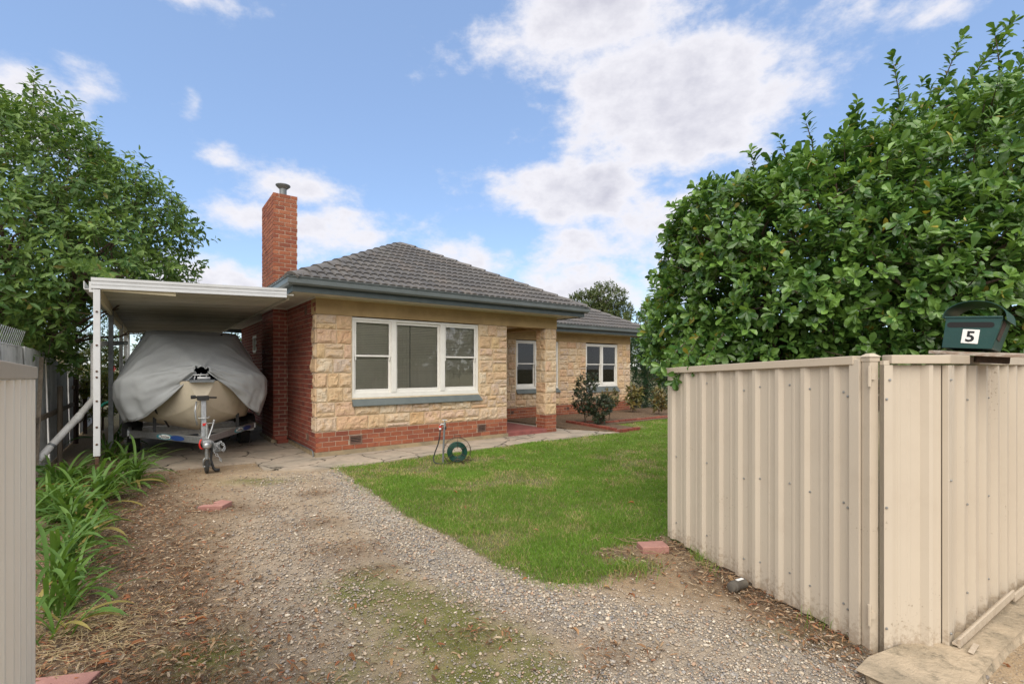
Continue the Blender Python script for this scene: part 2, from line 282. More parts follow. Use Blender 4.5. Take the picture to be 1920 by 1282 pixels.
# ------------------------------------------------------------------ mesh helpers
def tag(o, label=None, cat=None, group=None, kind=None):
    for k, v in (('label', label), ('category', cat), ('group', group), ('kind', kind)):
        if v: o[k] = v
    return o
def link(name, data, parent=None, loc=None, rot=None):
    o = bpy.data.objects.new(name, data); COL.objects.link(o)
    if parent is not None: o.parent = parent
    if loc is not None: o.location = loc
    if rot is not None: o.rotation_euler = rot
    return o
def empty(name, loc, rz=0, label=None, cat=None, group=None):
    o = link(name, None, None, loc, (0, 0, rz)); o.empty_display_size = .1
    return tag(o, label, cat, group)
class MB:
    def __init__(s): s.v = []; s.f = []; s.c = []; s.mi = []
    def add(s, vs, fs, mi=0, col=None):
        n = len(s.v); s.v += [tuple(p) for p in vs]; s.f += [tuple(i + n for i in f) for f in fs]; s.mi += [mi] * len(fs)
        if col is not None: s.c += [col] * len(vs)
        return s
    def box(s, a, b, mi=0, mtx=None):
        x0, y0, z0 = a; x1, y1, z1 = b
        vs = [(x0, y0, z0), (x1, y0, z0), (x1, y1, z0), (x0, y1, z0), (x0, y0, z1), (x1, y0, z1), (x1, y1, z1), (x0, y1, z1)]
        if mtx is not None: vs = [tuple(mtx @ Vector(p)) for p in vs]
        return s.add(vs, [(0, 3, 2, 1), (4, 5, 6, 7), (0, 1, 5, 4), (1, 2, 6, 5), (2, 3, 7, 6), (3, 0, 4, 7)], mi)
    def beam(s, p, q, w, h, up=(0, 0, 1), mi=0):          # rectangular bar from p to q
        p, q = Vector(p), Vector(q); d = (q - p).normalized(); upv = Vector(up)
        if abs(d.dot(upv)) > .98: upv = Vector((1, 0, 0))
        sd_ = d.cross(upv).normalized(); u2 = sd_.cross(d)
        vs = []
        for c in (p, q):
            for a, b in ((-1, -1), (1, -1), (1, 1), (-1, 1)): vs.append(c + sd_ * (a * w / 2) + u2 * (b * h / 2))
        return s.add(vs, [(3, 2, 1, 0), (4, 5, 6, 7), (0, 1, 5, 4), (1, 2, 6, 5), (2, 3, 7, 6), (3, 0, 4, 7)], mi)
    def tube(s, pts, r, n=8, mi=0, cap=True, closed=False, col=None):
        pts = [Vector(p) for p in pts]; k = len(pts); rs = r if isinstance(r, (list, tuple)) else [r] * k
        ref = None; vs = []
        for i, p in enumerate(pts):
            if closed: d = pts[(i + 1) % k] - pts[i - 1]
            else: d = pts[min(i + 1, k - 1)] - pts[max(i - 1, 0)]
            d.normalize()
            if ref is None:
                ref = Vector((0, 0, 1)) if abs(d.z) < .9 else Vector((1, 0, 0))
            a = d.cross(ref); 
            if a.length < 1e-4: a = d.orthogonal()
            a.normalize(); b = a.cross(d).normalized(); ref = b
            for j in range(n):
                t = 2 * math.pi * j / n; vs.append(p + (a * math.cos(t) + b * math.sin(t)) * rs[i])
        fs = []
        for i in range(k if closed else k - 1):
            i2 = (i + 1) % k
            for j in range(n): fs.append((i * n + j, i2 * n + j, i2 * n + (j + 1) % n, i * n + (j + 1) % n))
        if cap and not closed: fs += [tuple(range(n)), tuple((k - 1) * n + j for j in reversed(range(n)))]
        return s.add(vs, fs, mi, col)
    def prism(s, poly, z0, z1, mi=0, mtx=None):           # poly in xy
        n = len(poly); vs = [(x, y, z0) for x, y in poly] + [(x, y, z1) for x, y in poly]
        if mtx is not None: vs = [tuple(mtx @ Vector(p)) for p in vs]
        return s.add(vs, [tuple(reversed(range(n))), tuple(range(n, 2 * n))] + [(i, (i + 1) % n, n + (i + 1) % n, n + i) for i in range(n)], mi)
    def lathe(s, prof, n=16, mi=0, mtx=None):             # prof: (r, z)
        vs = []
        for r, z in prof:
            for j in range(n): t = 2 * math.pi * j / n; vs.append((r * math.cos(t), r * math.sin(t), z))
        if mtx is not None: vs = [tuple(mtx @ Vector(p)) for p in vs]
        k = len(prof); fs = [(i * n + j, i * n + (j + 1) % n, (i + 1) * n + (j + 1) % n, (i + 1) * n + j) for i in range(k - 1) for j in range(n)]
        return s.add(vs, fs + [tuple(reversed(range(n))), tuple((k - 1) * n + j for j in range(n))], mi)
    def mesh(s, name, mats, smooth=False, bevel=0):
        me = bpy.data.meshes.new(name); me.from_pydata(s.v, [], s.f)
        mats = mats if isinstance(mats, (list, tuple)) else [mats]
        for m_ in mats: me.materials.append(M[m_] if isinstance(m_, str) else m_)
        me.polygons.foreach_set('material_index', s.mi)
        if s.c and len(s.c) == len(s.v):
            ca = me.color_attributes.new('col', 'FLOAT_COLOR', 'POINT'); ca.data.foreach_set('color', np.array([(*c, 1) for c in s.c], 'f').ravel())
        if smooth is True: me.polygons.foreach_set('use_smooth', [True] * len(s.f))
        me.update()
        if smooth == 'auto' or (smooth and smooth is not True): 
            me.polygons.foreach_set('use_smooth', [True] * len(s.f)); me.set_sharp_from_angle(angle=R(38))
        return me
    def build(s, name, mats, parent=None, loc=None, rot=None, smooth=False, bevel=0):
        o = link(name, s.mesh(name, mats, smooth), parent, loc, rot)
        if bevel:
            b = o.modifiers.new('bevel', 'BEVEL'); b.width = bevel; b.segments = 2; b.limit_method = 'ANGLE'; b.angle_limit = R(40)
        return o
def npmesh(name, V, F, mats, col=None, smooth=False):
    me = bpy.data.meshes.new(name); V = np.asarray(V, 'f'); F = np.asarray(F, 'i4'); n, k = F.shape
    me.vertices.add(len(V)); me.vertices.foreach_set('co', V.ravel())
    me.loops.add(n * k); me.loops.foreach_set('vertex_index', F.ravel())
    me.polygons.add(n); me.polygons.foreach_set('loop_start', np.arange(0, n * k, k, dtype='i4'))
    try: me.polygons.foreach_set('loop_total', np.full(n, k, 'i4'))
    except Exception: pass
    for m_ in (mats if isinstance(mats, list) else [mats]): me.materials.append(M[m_])
    if col is not None:
        c = np.ones((len(V), 4), 'f'); c[:, :3] = col
        ca = me.color_attributes.new('col', 'FLOAT_COLOR', 'POINT'); ca.data.foreach_set('color', c.ravel())
    me.polygons.foreach_set('use_smooth', np.full(n, smooth, bool))
    me.update(calc_edges=True); me.validate()
    return me
# value noise in numpy
_lat = RNG.random((256, 256))
def vn(x, y, seed=0):
    x = np.asarray(x, float) + seed * 17.3; y = np.asarray(y, float) + seed * 9.1
    xi = np.floor(x).astype(int); yi = np.floor(y).astype(int); fx = x - xi; fy = y - yi
    fx = fx * fx * (3 - 2 * fx); fy = fy * fy * (3 - 2 * fy); g = lambda a, b: _lat[a % 256, b % 256]
    return (g(xi, yi) * (1 - fx) + g(xi + 1, yi) * fx) * (1 - fy) + (g(xi, yi + 1) * (1 - fx) + g(xi + 1, yi + 1) * fx) * fy
def fbm(x, y, seed=0, o=4):
    t = 0; a = .5; n = 0
    for i in range(o): t = t + a * vn(x * 2 ** i, y * 2 ** i, seed + i); n += a; a *= .55
    return t / n
def sstep(a, b, x): t = np.clip((x - a) / (b - a), 0, 1); return t * t * (3 - 2 * t)

# house frame
HA = R(37.03); HC = Vector((-3.5655, 8.6908, 0)); HU = Vector((math.cos(HA), math.sin(HA), 0)); HV = Vector((-math.sin(HA), math.cos(HA), 0))
def H(x, y, z=0): return HC + HU * x + HV * y + Vector((0, 0, z))
HM = Matrix.Translation(HC) @ Matrix.Rotation(HA, 4, 'Z')
CAMP = Vector((0, 0, 1.65))
def shown(p, a, b):          # rough size in view of a patch spanned by the vectors a, b (house frame)
    q = HM @ Vector(p); d = q - CAMP
    if d.y < .3: return 0
    n = (HM.to_3x3() @ Vector(a).cross(Vector(b)))
    return abs(n.dot(d)) / d.length ** 3

# ------------------------------------------------------------------ the ground
def poly_in(poly, x, y):
    ins = np.zeros(np.shape(x), bool); n = len(poly)
    for i in range(n):
        (x0, y0), (x1, y1) = poly[i], poly[i - 1]
        c = ((y0 > y) != (y1 > y)) & (x < (x1 - x0) * (y - y0) / (y1 - y0 + 1e-12) + x0); ins ^= c
    return ins
def seg_d(pts, x, y):
    d = np.full(np.shape(x), 1e9)
    for (x0, y0), (x1, y1) in zip(pts[:-1], pts[1:]):
        dx, dy = x1 - x0, y1 - y0; t = np.clip(((x - x0) * dx + (y - y0) * dy) / (dx * dx + dy * dy + 1e-12), 0, 1)
        d = np.minimum(d, np.hypot(x - x0 - t * dx, y - y0 - t * dy))
    return d
DRIVE_EDGE = [(-2.95, 7.96), (-2.35, 7.05), (-1.82, 6.27), (-1.2, 5.35), (-.57, 4.61), (-.15, 4.05), (.17, 3.74), (.42, 3.64), (.66, 3.68), (.84, 3.88), (.70, 4.12), (.66, 4.28), (.9, 4.42), (1.2, 4.5), (1.5, 4.7)]
LAWN = DRIVE_EDGE + [(2.2, 3.35), (2.7, 3.3), (9, 7.0), (9.5, 14), (5.4, 15.7), (3.35, 14.2), (2.75, 13.75), (3.42, 12.75), (2.7, 12.0), (2.0, 11.75), (0, 10.08), (-1.02, 9.19), (-1.7, 8.75), (-2.4, 8.30)]
def lawn_mask(x, y):
    j = .10 * (fbm(x * 3.2, y * 3.2, 3) - .5) * 2; k = .10 * (fbm(x * 3.2, y * 3.2, 5) - .5) * 2
    return poly_in(LAWN, x + j, y + k)
def height(x, y):
    return .035 * (fbm(x * 1.1, y * 1.1, 11) - .5) + .012 * (fbm(x * 6, y * 6, 12) - .5)
def soilmix(x, y):
    g1 = np.exp(-(seg_d([(-2.7, 7.5), (-2.0, 6.1), (-1.0, 4.6), (-.1, 3.55), (.7, 3.1), (1.4, 2.9), (1.9, 2.6)], x, y) / .36) ** 2)
    g2 = np.exp(-(seg_d([(.1, 2.2), (1.1, 2.5), (1.9, 2.3)], x, y) / .5) ** 2)
    g3 = .5 * np.exp(-(seg_d([(-3.4, 7.3), (-2.3, 5.0), (-1.6, 3.6), (-.9, 2.2)], x, y) / .7) ** 2)
    n = fbm(x * 1.7, y * 1.7, 21); n2 = fbm(x * 5, y * 5, 22)
    gravel = np.clip(np.maximum(np.maximum(g1, g2), g3) * (.55 + .9 * n) + .18 * (n2 - .4), 0, 1)
    lit = np.exp(-(seg_d([(-6.2, 7.6), (-4.7, 5.9), (-3.4, 4.3), (-2.4, 3.0), (-1.7, 2.2)], x, y) / .62) ** 2)
    lit = np.maximum(lit, .9 * np.exp(-(np.hypot((x + 3.9) / .9, (y - 5.6) / .35)) ** 2))
    lit = np.maximum(lit, .8 * np.exp(-(seg_d([(1.5, 4.4), (1.7, 3.6), (2.0, 2.95)], x, y) / .28) ** 2))
    lit = np.maximum(lit, .8 * np.exp(-(np.hypot((x - .95) / .45, (y - 4.1) / .35)) ** 2))
    for bx, by_, br in ((-1.55, 4.35, .38), (-.22, 2.95, .24), (-2.1, 5.1, .35), (-1.1, 3.9, .22), (.55, 2.75, .25), (-2.6, 6.3, .3)):
        lit = np.maximum(lit, .5 * np.exp(-(np.hypot((x - bx + .3 * (by_ - y)) / br, (y - by_) / (br * .6))) ** 2))
    lit = np.clip(lit * (.35 + 1.2 * fbm(x * 2.6, y * 2.6, 23)), 0, 1)
    moss = np.exp(-(seg_d([(-1.05, 3.6), (-.55, 3.15), (-.15, 2.65), (.1, 2.3)], x, y) / .42) ** 2) + .8 * np.exp(-(np.hypot((x + 3.75) / .75, (y - 7.0) / .35)) ** 2) + .62 * np.exp(-(np.hypot((x + 1.75) / .4, (y - 2.75) / .4)) ** 2) + .45 * np.exp(-(np.hypot((x + .9) / .4, (y - 2.5) / .3)) ** 2)
    moss = moss + .5 * np.exp(-(np.hypot((x - 1.75) / .5, (y - 2.95) / .25)) ** 2)
    moss = np.clip(sstep(.12, .95, moss * (.1 + 1.5 * fbm(x * 3.5, y * 3.5, 24))) * (1.9 * fbm(x * 17, y * 17, 25) - .15), 0, 1)
    return gravel, lit, moss
def soil_colour(x, y):
    gravel, lit, moss = soilmix(x, y); n = fbm(x * 4, y * 4, 31)[..., None]; nf = fbm(x * 19, y * 19, 32)[..., None]
    m2 = sstep(.42, .68, fbm(x * 2.1, y * 2.1, 35))[..., None]; c = np.array([.39, .285, .175]) * (.66 + .62 * n); c = c * (1 - .5 * m2) + np.array([.23, .155, .09]) * .5 * m2; 
    g = np.array([.40, .365, .31]) * (.8 + .4 * nf); d = np.array([.135, .088, .052]) * (.7 + .7 * nf); ms = np.array([.125, .135, .028]) * (.7 + .7 * nf)
    q = gravel[..., None] * .8; c = c * (1 - q) + g * q
    q = np.clip(lit[..., None] * 1.15, 0, .92); c = c * (1 - q) + d * q
    q = np.clip(moss * 1.3, 0, .9)[..., None]; c = c * (1 - q) + ms * q
    return c * (.82 + .36 * nf)
def ground():
    # one sheet to the horizon, finely divided where the yard is
    ax = lambda a, b, s, far: np.unique(np.concatenate([-np.geomspace(-a, far, 14)[::-1] if a < 0 else np.array([a]), np.arange(a, b, s), np.geomspace(b, far, 14)]))
    xs = np.unique(np.round(np.concatenate([-np.geomspace(7.2, 400, 14)[::-1], np.arange(-7, 3.6, .04), np.geomspace(3.8, 400, 16)]), 4))
    ys = np.unique(np.round(np.concatenate([-np.geomspace(1, 400, 14)[::-1], np.arange(-.9, 1.6, .25), np.arange(1.6, 9.2, .04), np.geomspace(9.4, 500, 18)]), 4))
    X, Y = np.meshgrid(xs, ys, indexing='ij'); near = np.exp(-(np.maximum(0, np.hypot(X, Y - 4) - 10) / 4) ** 2)
    Z = height(X, Y) * near - .006
    nx, ny = X.shape; idx = np.arange(nx * ny).reshape(nx, ny)
    F = np.stack([idx[:-1, :-1], idx[1:, :-1], idx[1:, 1:], idx[:-1, 1:]], -1).reshape(-1, 4)
    c = soil_colour(X, Y); far = (1 - near)[..., None]; c = c * (1 - far) + np.array([.13, .12, .06]) * far
    lm = poly_in(LAWN, X, Y)[..., None]; c = np.where(lm, np.array([.13, .125, .045]) * (.7 + .6 * fbm(X * 6, Y * 6, 33)[..., None]), c)
    o = link('ground', npmesh('ground', np.stack([X, Y, Z], -1).reshape(-1, 3), F, 'soil', c.reshape(-1, 3), True))
    tag(o, 'bare tan gravelly earth of the driveway and yard', 'ground', kind='structure')
ground()

ICO_V = []; 
def ico():
    t = (1 + 5 ** .5) / 2
    v = np.array([(-1, t, 0), (1, t, 0), (-1, -t, 0), (1, -t, 0), (0, -1, t), (0, 1, t), (0, -1, -t), (0, 1, -t), (t, 0, -1), (t, 0, 1), (-t, 0, -1), (-t, 0, 1)], float); v /= np.linalg.norm(v[0])
    f = np.array([(0, 11, 5), (0, 5, 1), (0, 1, 7), (0, 7, 10), (0, 10, 11), (1, 5, 9), (5, 11, 4), (11, 10, 2), (10, 7, 6), (7, 1, 8), (3, 9, 4), (3, 4, 2), (3, 2, 6), (3, 6, 8), (3, 8, 9), (4, 9, 5), (2, 4, 11), (6, 2, 10), (8, 6, 7), (9, 8, 1)])
    return v, f
def octa():
    return np.array([(1, 0, 0), (-1, 0, 0), (0, 1, 0), (0, -1, 0), (0, 0, 1), (0, 0, -1)], float), np.array([(0, 2, 4), (2, 1, 4), (1, 3, 4), (3, 0, 4), (2, 0, 5), (1, 2, 5), (3, 1, 5), (0, 3, 5)])
PEB = np.array([(.24, .235, .225), (.32, .30, .27), (.17, .17, .175), (.42, .35, .26), (.50, .43, .33), (.60, .54, .44), (.36, .27, .19), (.38, .25, .17), (.28, .23, .18), (.21, .20, .19), (.46, .39, .30)])
def pebbles():
    P = []
    for y0, y1, dens in ((1.55, 2.6, 7400), (2.6, 3.6, 6000), (3.6, 5.0, 3600), (5.0, 8.6, 1500)):
        x0, x1 = -1.1 * y1 - .3, 1.12 * y1 + .2; x0 = max(x0, -6.6); x1 = min(x1, 4.2); n = int((x1 - x0) * (y1 - y0) * dens)
        x = RNG.uniform(x0, x1, n); y = RNG.uniform(y0, y1, n); g, l, ms = soilmix(x, y)
        pr = np.clip(.05 + 1.05 * g ** 1.5 - .35 * l + .03 * ms, .03, 1)
        ok = (RNG.random(n) < pr) & ~lawn_mask(x, y) & (np.abs(x) < 1.1 * y + .15)
        # not inside the house, slab or kerb
        lx = (x - HC.x) * HU.x + (y - HC.y) * HU.y; ly = (x - HC.x) * HV.x + (y - HC.y) * HV.y
        ok &= ~((ly > -1.0) & (lx > -.9)) & ~((ly > .35) & (lx > -2.7))
        P.append(np.stack([x[ok], y[ok]], 1))
    P = np.concatenate(P); n = len(P)
    order = np.argsort(P[:, 1]); P = P[order]; k = int(np.searchsorted(P[:, 1], 3.9))
    Vs, Fs, Cs = [], [], []; off = 0
    for sl, (tv, tf) in ((slice(0, k), ico()), (slice(k, n), octa())):
        p = P[sl]; m = len(p); 
        if m == 0: continue
        far = np.clip(p[:, 1] / 3.2, .85, 1.7)
        r = np.exp(RNG.normal(math.log(.0058), .42, m)) * far; r = np.clip(r, .003, .017)
        sx = r * RNG.uniform(.8, 1.45, m); sy = r * RNG.uniform(.65, 1.0, m); sz = r * RNG.uniform(.4, .75, m)
        a = RNG.uniform(0, 6.283, m); j = 1 + RNG.uniform(-.22, .22, (m, len(tv), 1))
        v = tv[None] * j * np.stack([sx, sy, sz], 1)[:, None, :]
        ca, sa = np.cos(a)[:, None], np.sin(a)[:, None]; q = np.stack([v[..., 0] * ca - v[..., 1] * sa, v[..., 0] * sa + v[..., 1] * ca, v[..., 2]], -1)
        z = height(p[:, 0], p[:, 1]) + sz * RNG.uniform(-.1, .6, m)
        q[..., 0] += p[:, 0, None]; q[..., 1] += p[:, 1, None]; q[..., 2] += z[:, None]
        g, l, ms = soilmix(p[:, 0], p[:, 1]); ci = RNG.integers(0, len(PEB), m); c = PEB[ci] * RNG.uniform(.7, 1.25, (m, 1))
        tan = np.array([.36, .27, .18]); mixv = np.clip(.7 - .5 * g, .2, .65)[:, None] * RNG.uniform(.3, 1, (m, 1)); c = c * (1 - mixv) + tan * mixv
        Vs.append(q.reshape(-1, 3)); Fs.append((tf[None] + (np.arange(m) * len(tv))[:, None, None] + off).reshape(-1, 3)); Cs.append(np.repeat(c, len(tv), 0)); off += m * len(tv)
    o = link('gravel', npmesh('gravel', np.concatenate(Vs), np.concatenate(Fs), 'pebble', np.concatenate(Cs), True))
    tag(o, 'loose grey and tan pebbles scattered over the driveway', 'gravel', kind='stuff')
pebbles()

def grass():
    Ps = []
    for y0, y1, dens in ((3.4, 5.2, 13000), (5.2, 7.5, 8500), (7.5, 10.5, 5200), (10.5, 15.6, 2600)):
        n = int(8.6 * (y1 - y0) * dens); x = RNG.uniform(-3.1, 5.5, n); y = RNG.uniform(y0, y1, n)
        ok = lawn_mask(x, y) & (x < 1.1 * y * .34 + 1.2)
        worn = fbm(x * 1.6, y * 1.6, 41); ok &= RNG.random(n) < np.clip(1.25 - 1.1 * sstep(.52, .75, worn), .25, 1)
        e = seg_d(DRIVE_EDGE, x, y); ok &= RNG.random(n) < np.clip(.35 + e / .22, 0, 1)
        Ps.append(np.stack([x[ok], y[ok]], 1))
    P = np.concatenate(Ps)
    # straggling runners over the edge of the drive and beside the gate
    k = 2600; ex = RNG.choice(len(DRIVE_EDGE) - 1, k); t = RNG.random(k); D_ = np.array(DRIVE_EDGE)
    q = D_[ex] * (1 - t[:, None]) + D_[ex + 1] * t[:, None] + RNG.normal(0, .07, (k, 2)); 
    q = q[fbm(q[:, 0] * 3, q[:, 1] * 3, 44) > .45]
    q2 = np.array([.92, 3.9]) + RNG.normal(0, 1, (500, 2)) * np.array([.13, .08]); q3 = np.array([1.62, 4.15]) + RNG.normal(0, 1, (160, 2)) * np.array([.03, .16])
    q4 = np.array([2.0, 3.1]) + RNG.normal(0, 1, (60, 2)) * np.array([.05, .1])
    P = np.concatenate([P, q, q2, q3, q4]); n = len(P); x, y = P[:, 0], P[:, 1]
    far = np.clip(y / 5.5, .9, 1.9)
    h = RNG.uniform(.022, .05, n) * np.clip(.7 + .6 * fbm(x * 2.3, y * 2.3, 42), .6, 1.4); h[-720:] *= 2.2
    w = RNG.uniform(.0022, .0042, n) * far * 1.25; a = RNG.uniform(0, 6.283, n); b = RNG.uniform(0, 6.283, n); lean = h * RNG.uniform(.25, 1.25, n)
    z = height(x, y) - .004
    dx, dy = np.cos(a) * w / 2, np.sin(a) * w / 2; lx, ly = np.cos(b) * lean, np.sin(b) * lean
    V = np.zeros((n, 5, 3))
    for i, (sg, f, hz) in enumerate(((-1, 0, 0), (1, 0, 0), (1, .35, .62), (-1, .35, .62))):
        ww = 1 if i < 2 else .8
        V[:, i] = np.stack([x + sg * dx * ww + lx * f, y + sg * dy * ww + ly * f, z + h * hz], 1)
    V[:, 4] = np.stack([x + lx, y + ly, z + h * .95], 1)
    base = np.arange(n)[:, None] * 5
    F = np.concatenate([base + np.array([[0, 1, 2]]), base + np.array([[0, 2, 3]]), base + np.array([[3, 2, 4]])])
    worn = sstep(.45, .75, fbm(x * 1.6, y * 1.6, 41))[:, None]; t = RNG.random((n, 1)); pal1 = np.array([.105, .225, .027]); pal2 = np.array([.19, .305, .043]); dryc = np.array([.40, .34, .15])
    c = pal1 * (1 - t) + pal2 * t; d = (RNG.random((n, 1)) < (.05 + .42 * worn)); c = np.where(d, dryc * (.7 + .6 * t), c); c *= (.8 + .45 * fbm(x * 3, y * 3, 43)[:, None])
    o = link('lawn_grass', npmesh('lawn_grass', V.reshape(-1, 3), F, 'grass', np.repeat(c, 5, 0)))
    tag(o, 'short green mown grass with worn straw patches', 'grass', kind='stuff')
grass()

# leaf shapes: (along, across, lift)
T_OVATE = (np.array([(0, 0, 0), (.3, .36, .05), (.3, 0, 0), (.3, -.36, .05), (.68, .34, .02), (.68, 0, -.04), (.68, -.34, .02), (1, 0, -.12)]),
           np.array([(0, 2, 1), (0, 3, 2), (1, 2, 5), (1, 5, 4), (2, 3, 6), (2, 6, 5), (4, 5, 7), (5, 6, 7)]))
T_OBOV = (np.array([(0, 0, 0), (.32, .26, .05), (.32, 0, 0), (.32, -.26, .05), (.66, .46, .06), (.66, 0, .0), (.66, -.46, .06), (.9, .3, .0), (.9, -.3, .0), (1, 0, -.06)]),
          np.array([(0, 2, 1), (0, 3, 2), (1, 2, 5), (1, 5, 4), (2, 3, 6), (2, 6, 5), (4, 5, 7), (5, 9, 7), (5, 6, 8), (5, 8, 9)]))
T_SMALL = (np.array([(0, 0, 0), (.5, .4, .06), (.5, -.4, .06), (1, 0, -.08)]), np.array([(0, 2, 1), (1, 2, 3)]))
def nrm(a): return a / np.maximum(np.linalg.norm(a, axis=-1, keepdims=True), 1e-9)
def leaves_mesh(name, P, D, Nn, L_, W_, T, col, m):
    tv, tf = T; Sd = np.cross(D, Nn); n = len(P)
    V = P[:, None] + D[:, None] * (L_[:, None, None] * tv[None, :, 0:1]) + Sd[:, None] * (W_[:, None, None] * tv[None, :, 1:2]) + Nn[:, None] * (L_[:, None, None] * tv[None, :, 2:3])
    F = (tf[None] + (np.arange(n) * len(tv))[:, None, None]).reshape(-1, 3)
    return npmesh(name, V.reshape(-1, 3), F, m, np.repeat(col, len(tv), 0), False)
def twig_leaves(P, A, length, m, L0, Lvar, wr, ang, droop, pal, seed, spread=.3):
    """m leaves around every twig (start P, axis A)."""
    g = np.random.default_rng(seed); n = len(P)
    B = nrm(np.cross(A, nrm(g.normal(size=(n, 3))))); C_ = np.cross(A, B)
    i = np.arange(m)[None]; u = (i + .5) / m; phi = g.uniform(0, 6.28, (n, 1)) + i * 2.4 + g.normal(0, .3, (n, m))
    pos = P[:, None] + A[:, None] * (length[:, None, None] * u[..., None])
    radial = B[:, None] * np.cos(phi)[..., None] + C_[:, None] * np.sin(phi)[..., None]
    th = np.radians(g.normal(ang, 14, (n, m)) - 28 * (u - .5))[..., None]
    D = A[:, None] * np.cos(th) + radial * np.sin(th) + np.array([0, 0, -1]) * droop + g.normal(0, spread * .4, (n, m, 3)); D = nrm(D)
    Nn = A[:, None] + np.array([0, 0, .35]) + g.normal(0, spread * .5, (n, m, 3)); Nn = nrm(Nn - (Nn * D).sum(-1, keepdims=True) * D)
    Ls = L0 * np.clip(g.normal(1, Lvar, (n, m)), .45, 1.6)
    t = np.clip(g.normal(.45, .30, (n, 1)) + g.normal(0, .22, (n, m)), 0, 1)[..., None]
    c = np.array(pal[0]) * (1 - t) + np.array(pal[1]) * t
    if len(pal) > 2:
        rare = g.random((n, m, 1)) < .015; c = np.where(rare, np.array(pal[2]), c)
    f = lambda a: a.reshape(-1, *a.shape[2:])
    return f(pos), f(D), f(Nn), Ls.ravel(), Ls.ravel() * wr, f(c)
def crown_twigs(ells, n, seed, shell=.13, lump=.18, up=.35, zmin=.2, fill=.12):
    g = np.random.default_rng(seed); E_ = np.array(ells, float); vol = E_[:, 3] * E_[:, 4] + E_[:, 4] * E_[:, 5] + E_[:, 3] * E_[:, 5]
    k = g.choice(len(E_), n * 3, p=vol / vol.sum()); d = nrm(g.normal(size=(n * 3, 3)))
    lumpf = 1 + lump * 2 * (fbm(d[:, 0] * 2.6 + k * 3.3, d[:, 1] * 2.6 + d[:, 2] * 3.1, seed) - .5) + lump * (fbm(d[:, 0] * 7 + k, d[:, 1] * 7 + d[:, 2] * 6, seed + 1) - .5)
    r = (1 - np.abs(g.normal(0, shell, n * 3))) * lumpf; deep = g.random(n * 3) < fill; r = np.where(deep, g.uniform(.35, .85, n * 3), r)
    p = E_[k, :3] + d * E_[k, 3:6] * r[:, None]
    ok = p[:, 2] > zmin
    for j in range(len(E_)):
        q = np.linalg.norm((p - E_[j, :3]) / E_[j, 3:6], axis=1); ok &= (q > .8) | (k == j) | deep
    p, d, k = p[ok][:n], d[ok][:n], k[ok][:n]
    A = nrm(d / E_[k, 3:6] * E_[k, 3:6].min() + np.array([0, 0, up]) + g.normal(0, .35, p.shape))
    return p, A
def limb(mb, a, b, r0, r1, seed, seg=6, wob=.08, n=7):
    g = random.Random(seed); a, b = Vector(a), Vector(b); L_ = (b - a).length; pts = []; rs = []
    for i in range(seg + 1):
        t = i / seg; w = math.sin(t * math.pi) * wob * L_
        pts.append(a.lerp(b, t) + Vector((g.uniform(-1, 1), g.uniform(-1, 1), g.uniform(-.3, .8))) * w); rs.append(r0 + (r1 - r0) * t)
    mb.tube(pts, rs, n); return pts

# ------------------------------------------------------------------ paths and beds
def paths():
    b = MB(); b.prism([(-.95, -.55), (-.35, -.98), (.3, -1.12), (2.2, -1.02), (4.3, -1.0), (6.2, -1.05), (7.05, -1.08), (6.35, .2), (6.2, 2.9), (-.0, 2.9), (-.0, -.0), (-.95, .3)], -.05, .022)
    tag(b.build('path', 'concrete', None, HC, (0, 0, HA)), 'cracked pale concrete path along the front of the house', 'path', kind='structure')
    b = MB(); b.prism([(-2.75, .45), (-.955, .2), (-.955, -.3), (-.005, .0), (-.005, 12), (-3.1, 12)], -.05, .03)
    tag(b.build('carport_floor', 'concrete', None, HC, (0, 0, HA)), 'stained concrete slab under the carport', 'floor', kind='structure')
    b = MB(); b.prism([(6.38, .18), (7.0, -1.02), (8.0, -.95), (8.1, .1), (11.4, .1), (14.5, 1.2), (14.5, 2.88), (6.25, 2.88)], -.05, .05)
    tag(b.build('garden_soil', 'mulch', None, HC, (0, 0, HA)), 'brown mulched garden bed in front of the recessed wall', 'garden bed', kind='structure')
    # footway kerb outside the street fence
    g = MB(); pts = []
    top = [(1.83, 2.50), (1.98, 2.62), (2.30, 2.76), (2.62, 2.86), (3.2, 3.20), (4.2, 3.80), (8, 6.1), (8.15, 5.85), (4.0, 3.40), (3.3, 3.06), (2.72, 2.70), (2.42, 2.50), (2.2, 2.36), (1.95, 2.32)]
    cx = sum(p[0] for p in top) / len(top); n = len(top); vs = [(x, y, .055 + .02 * mn.noise(Vector((x * 3, y * 3, 1)))) for x, y in top]
    vs += [(x + (.03 if i >= 7 else -.0) * 1.4, y - (.05 if i >= 7 or i < 1 else -.02), -.06) for i, (x, y) in enumerate(top)]
    fs = [(i, (i + 1) % n, n + (i + 1) % n, n + i) for i in range(n)]
    fs = [tuple(reversed(f)) for f in fs]
    quads = [(0, 13, 12, 1), (1, 12, 11, 2), (2, 11, 10, 3), (3, 10, 9, 4), (4, 9, 8, 5), (5, 8, 7, 6)]
    fs += [tuple(q) for q in quads]
    g.add(vs, fs); o = g.build('kerb', 'kerb', bevel=.025, smooth='auto')
    tag(o, 'mossy worn concrete kerb under the street fence', 'kerb', kind='structure')
    g = MB(); g.prism([(-90, -19), (90, -19), (90, -12), (-90, -12)], -.06, .0)
    tag(g.build('road', 'asphalt', None, HC, (0, 0, HA)), 'grey asphalt street outside the gate', 'road', kind='structure')
paths()

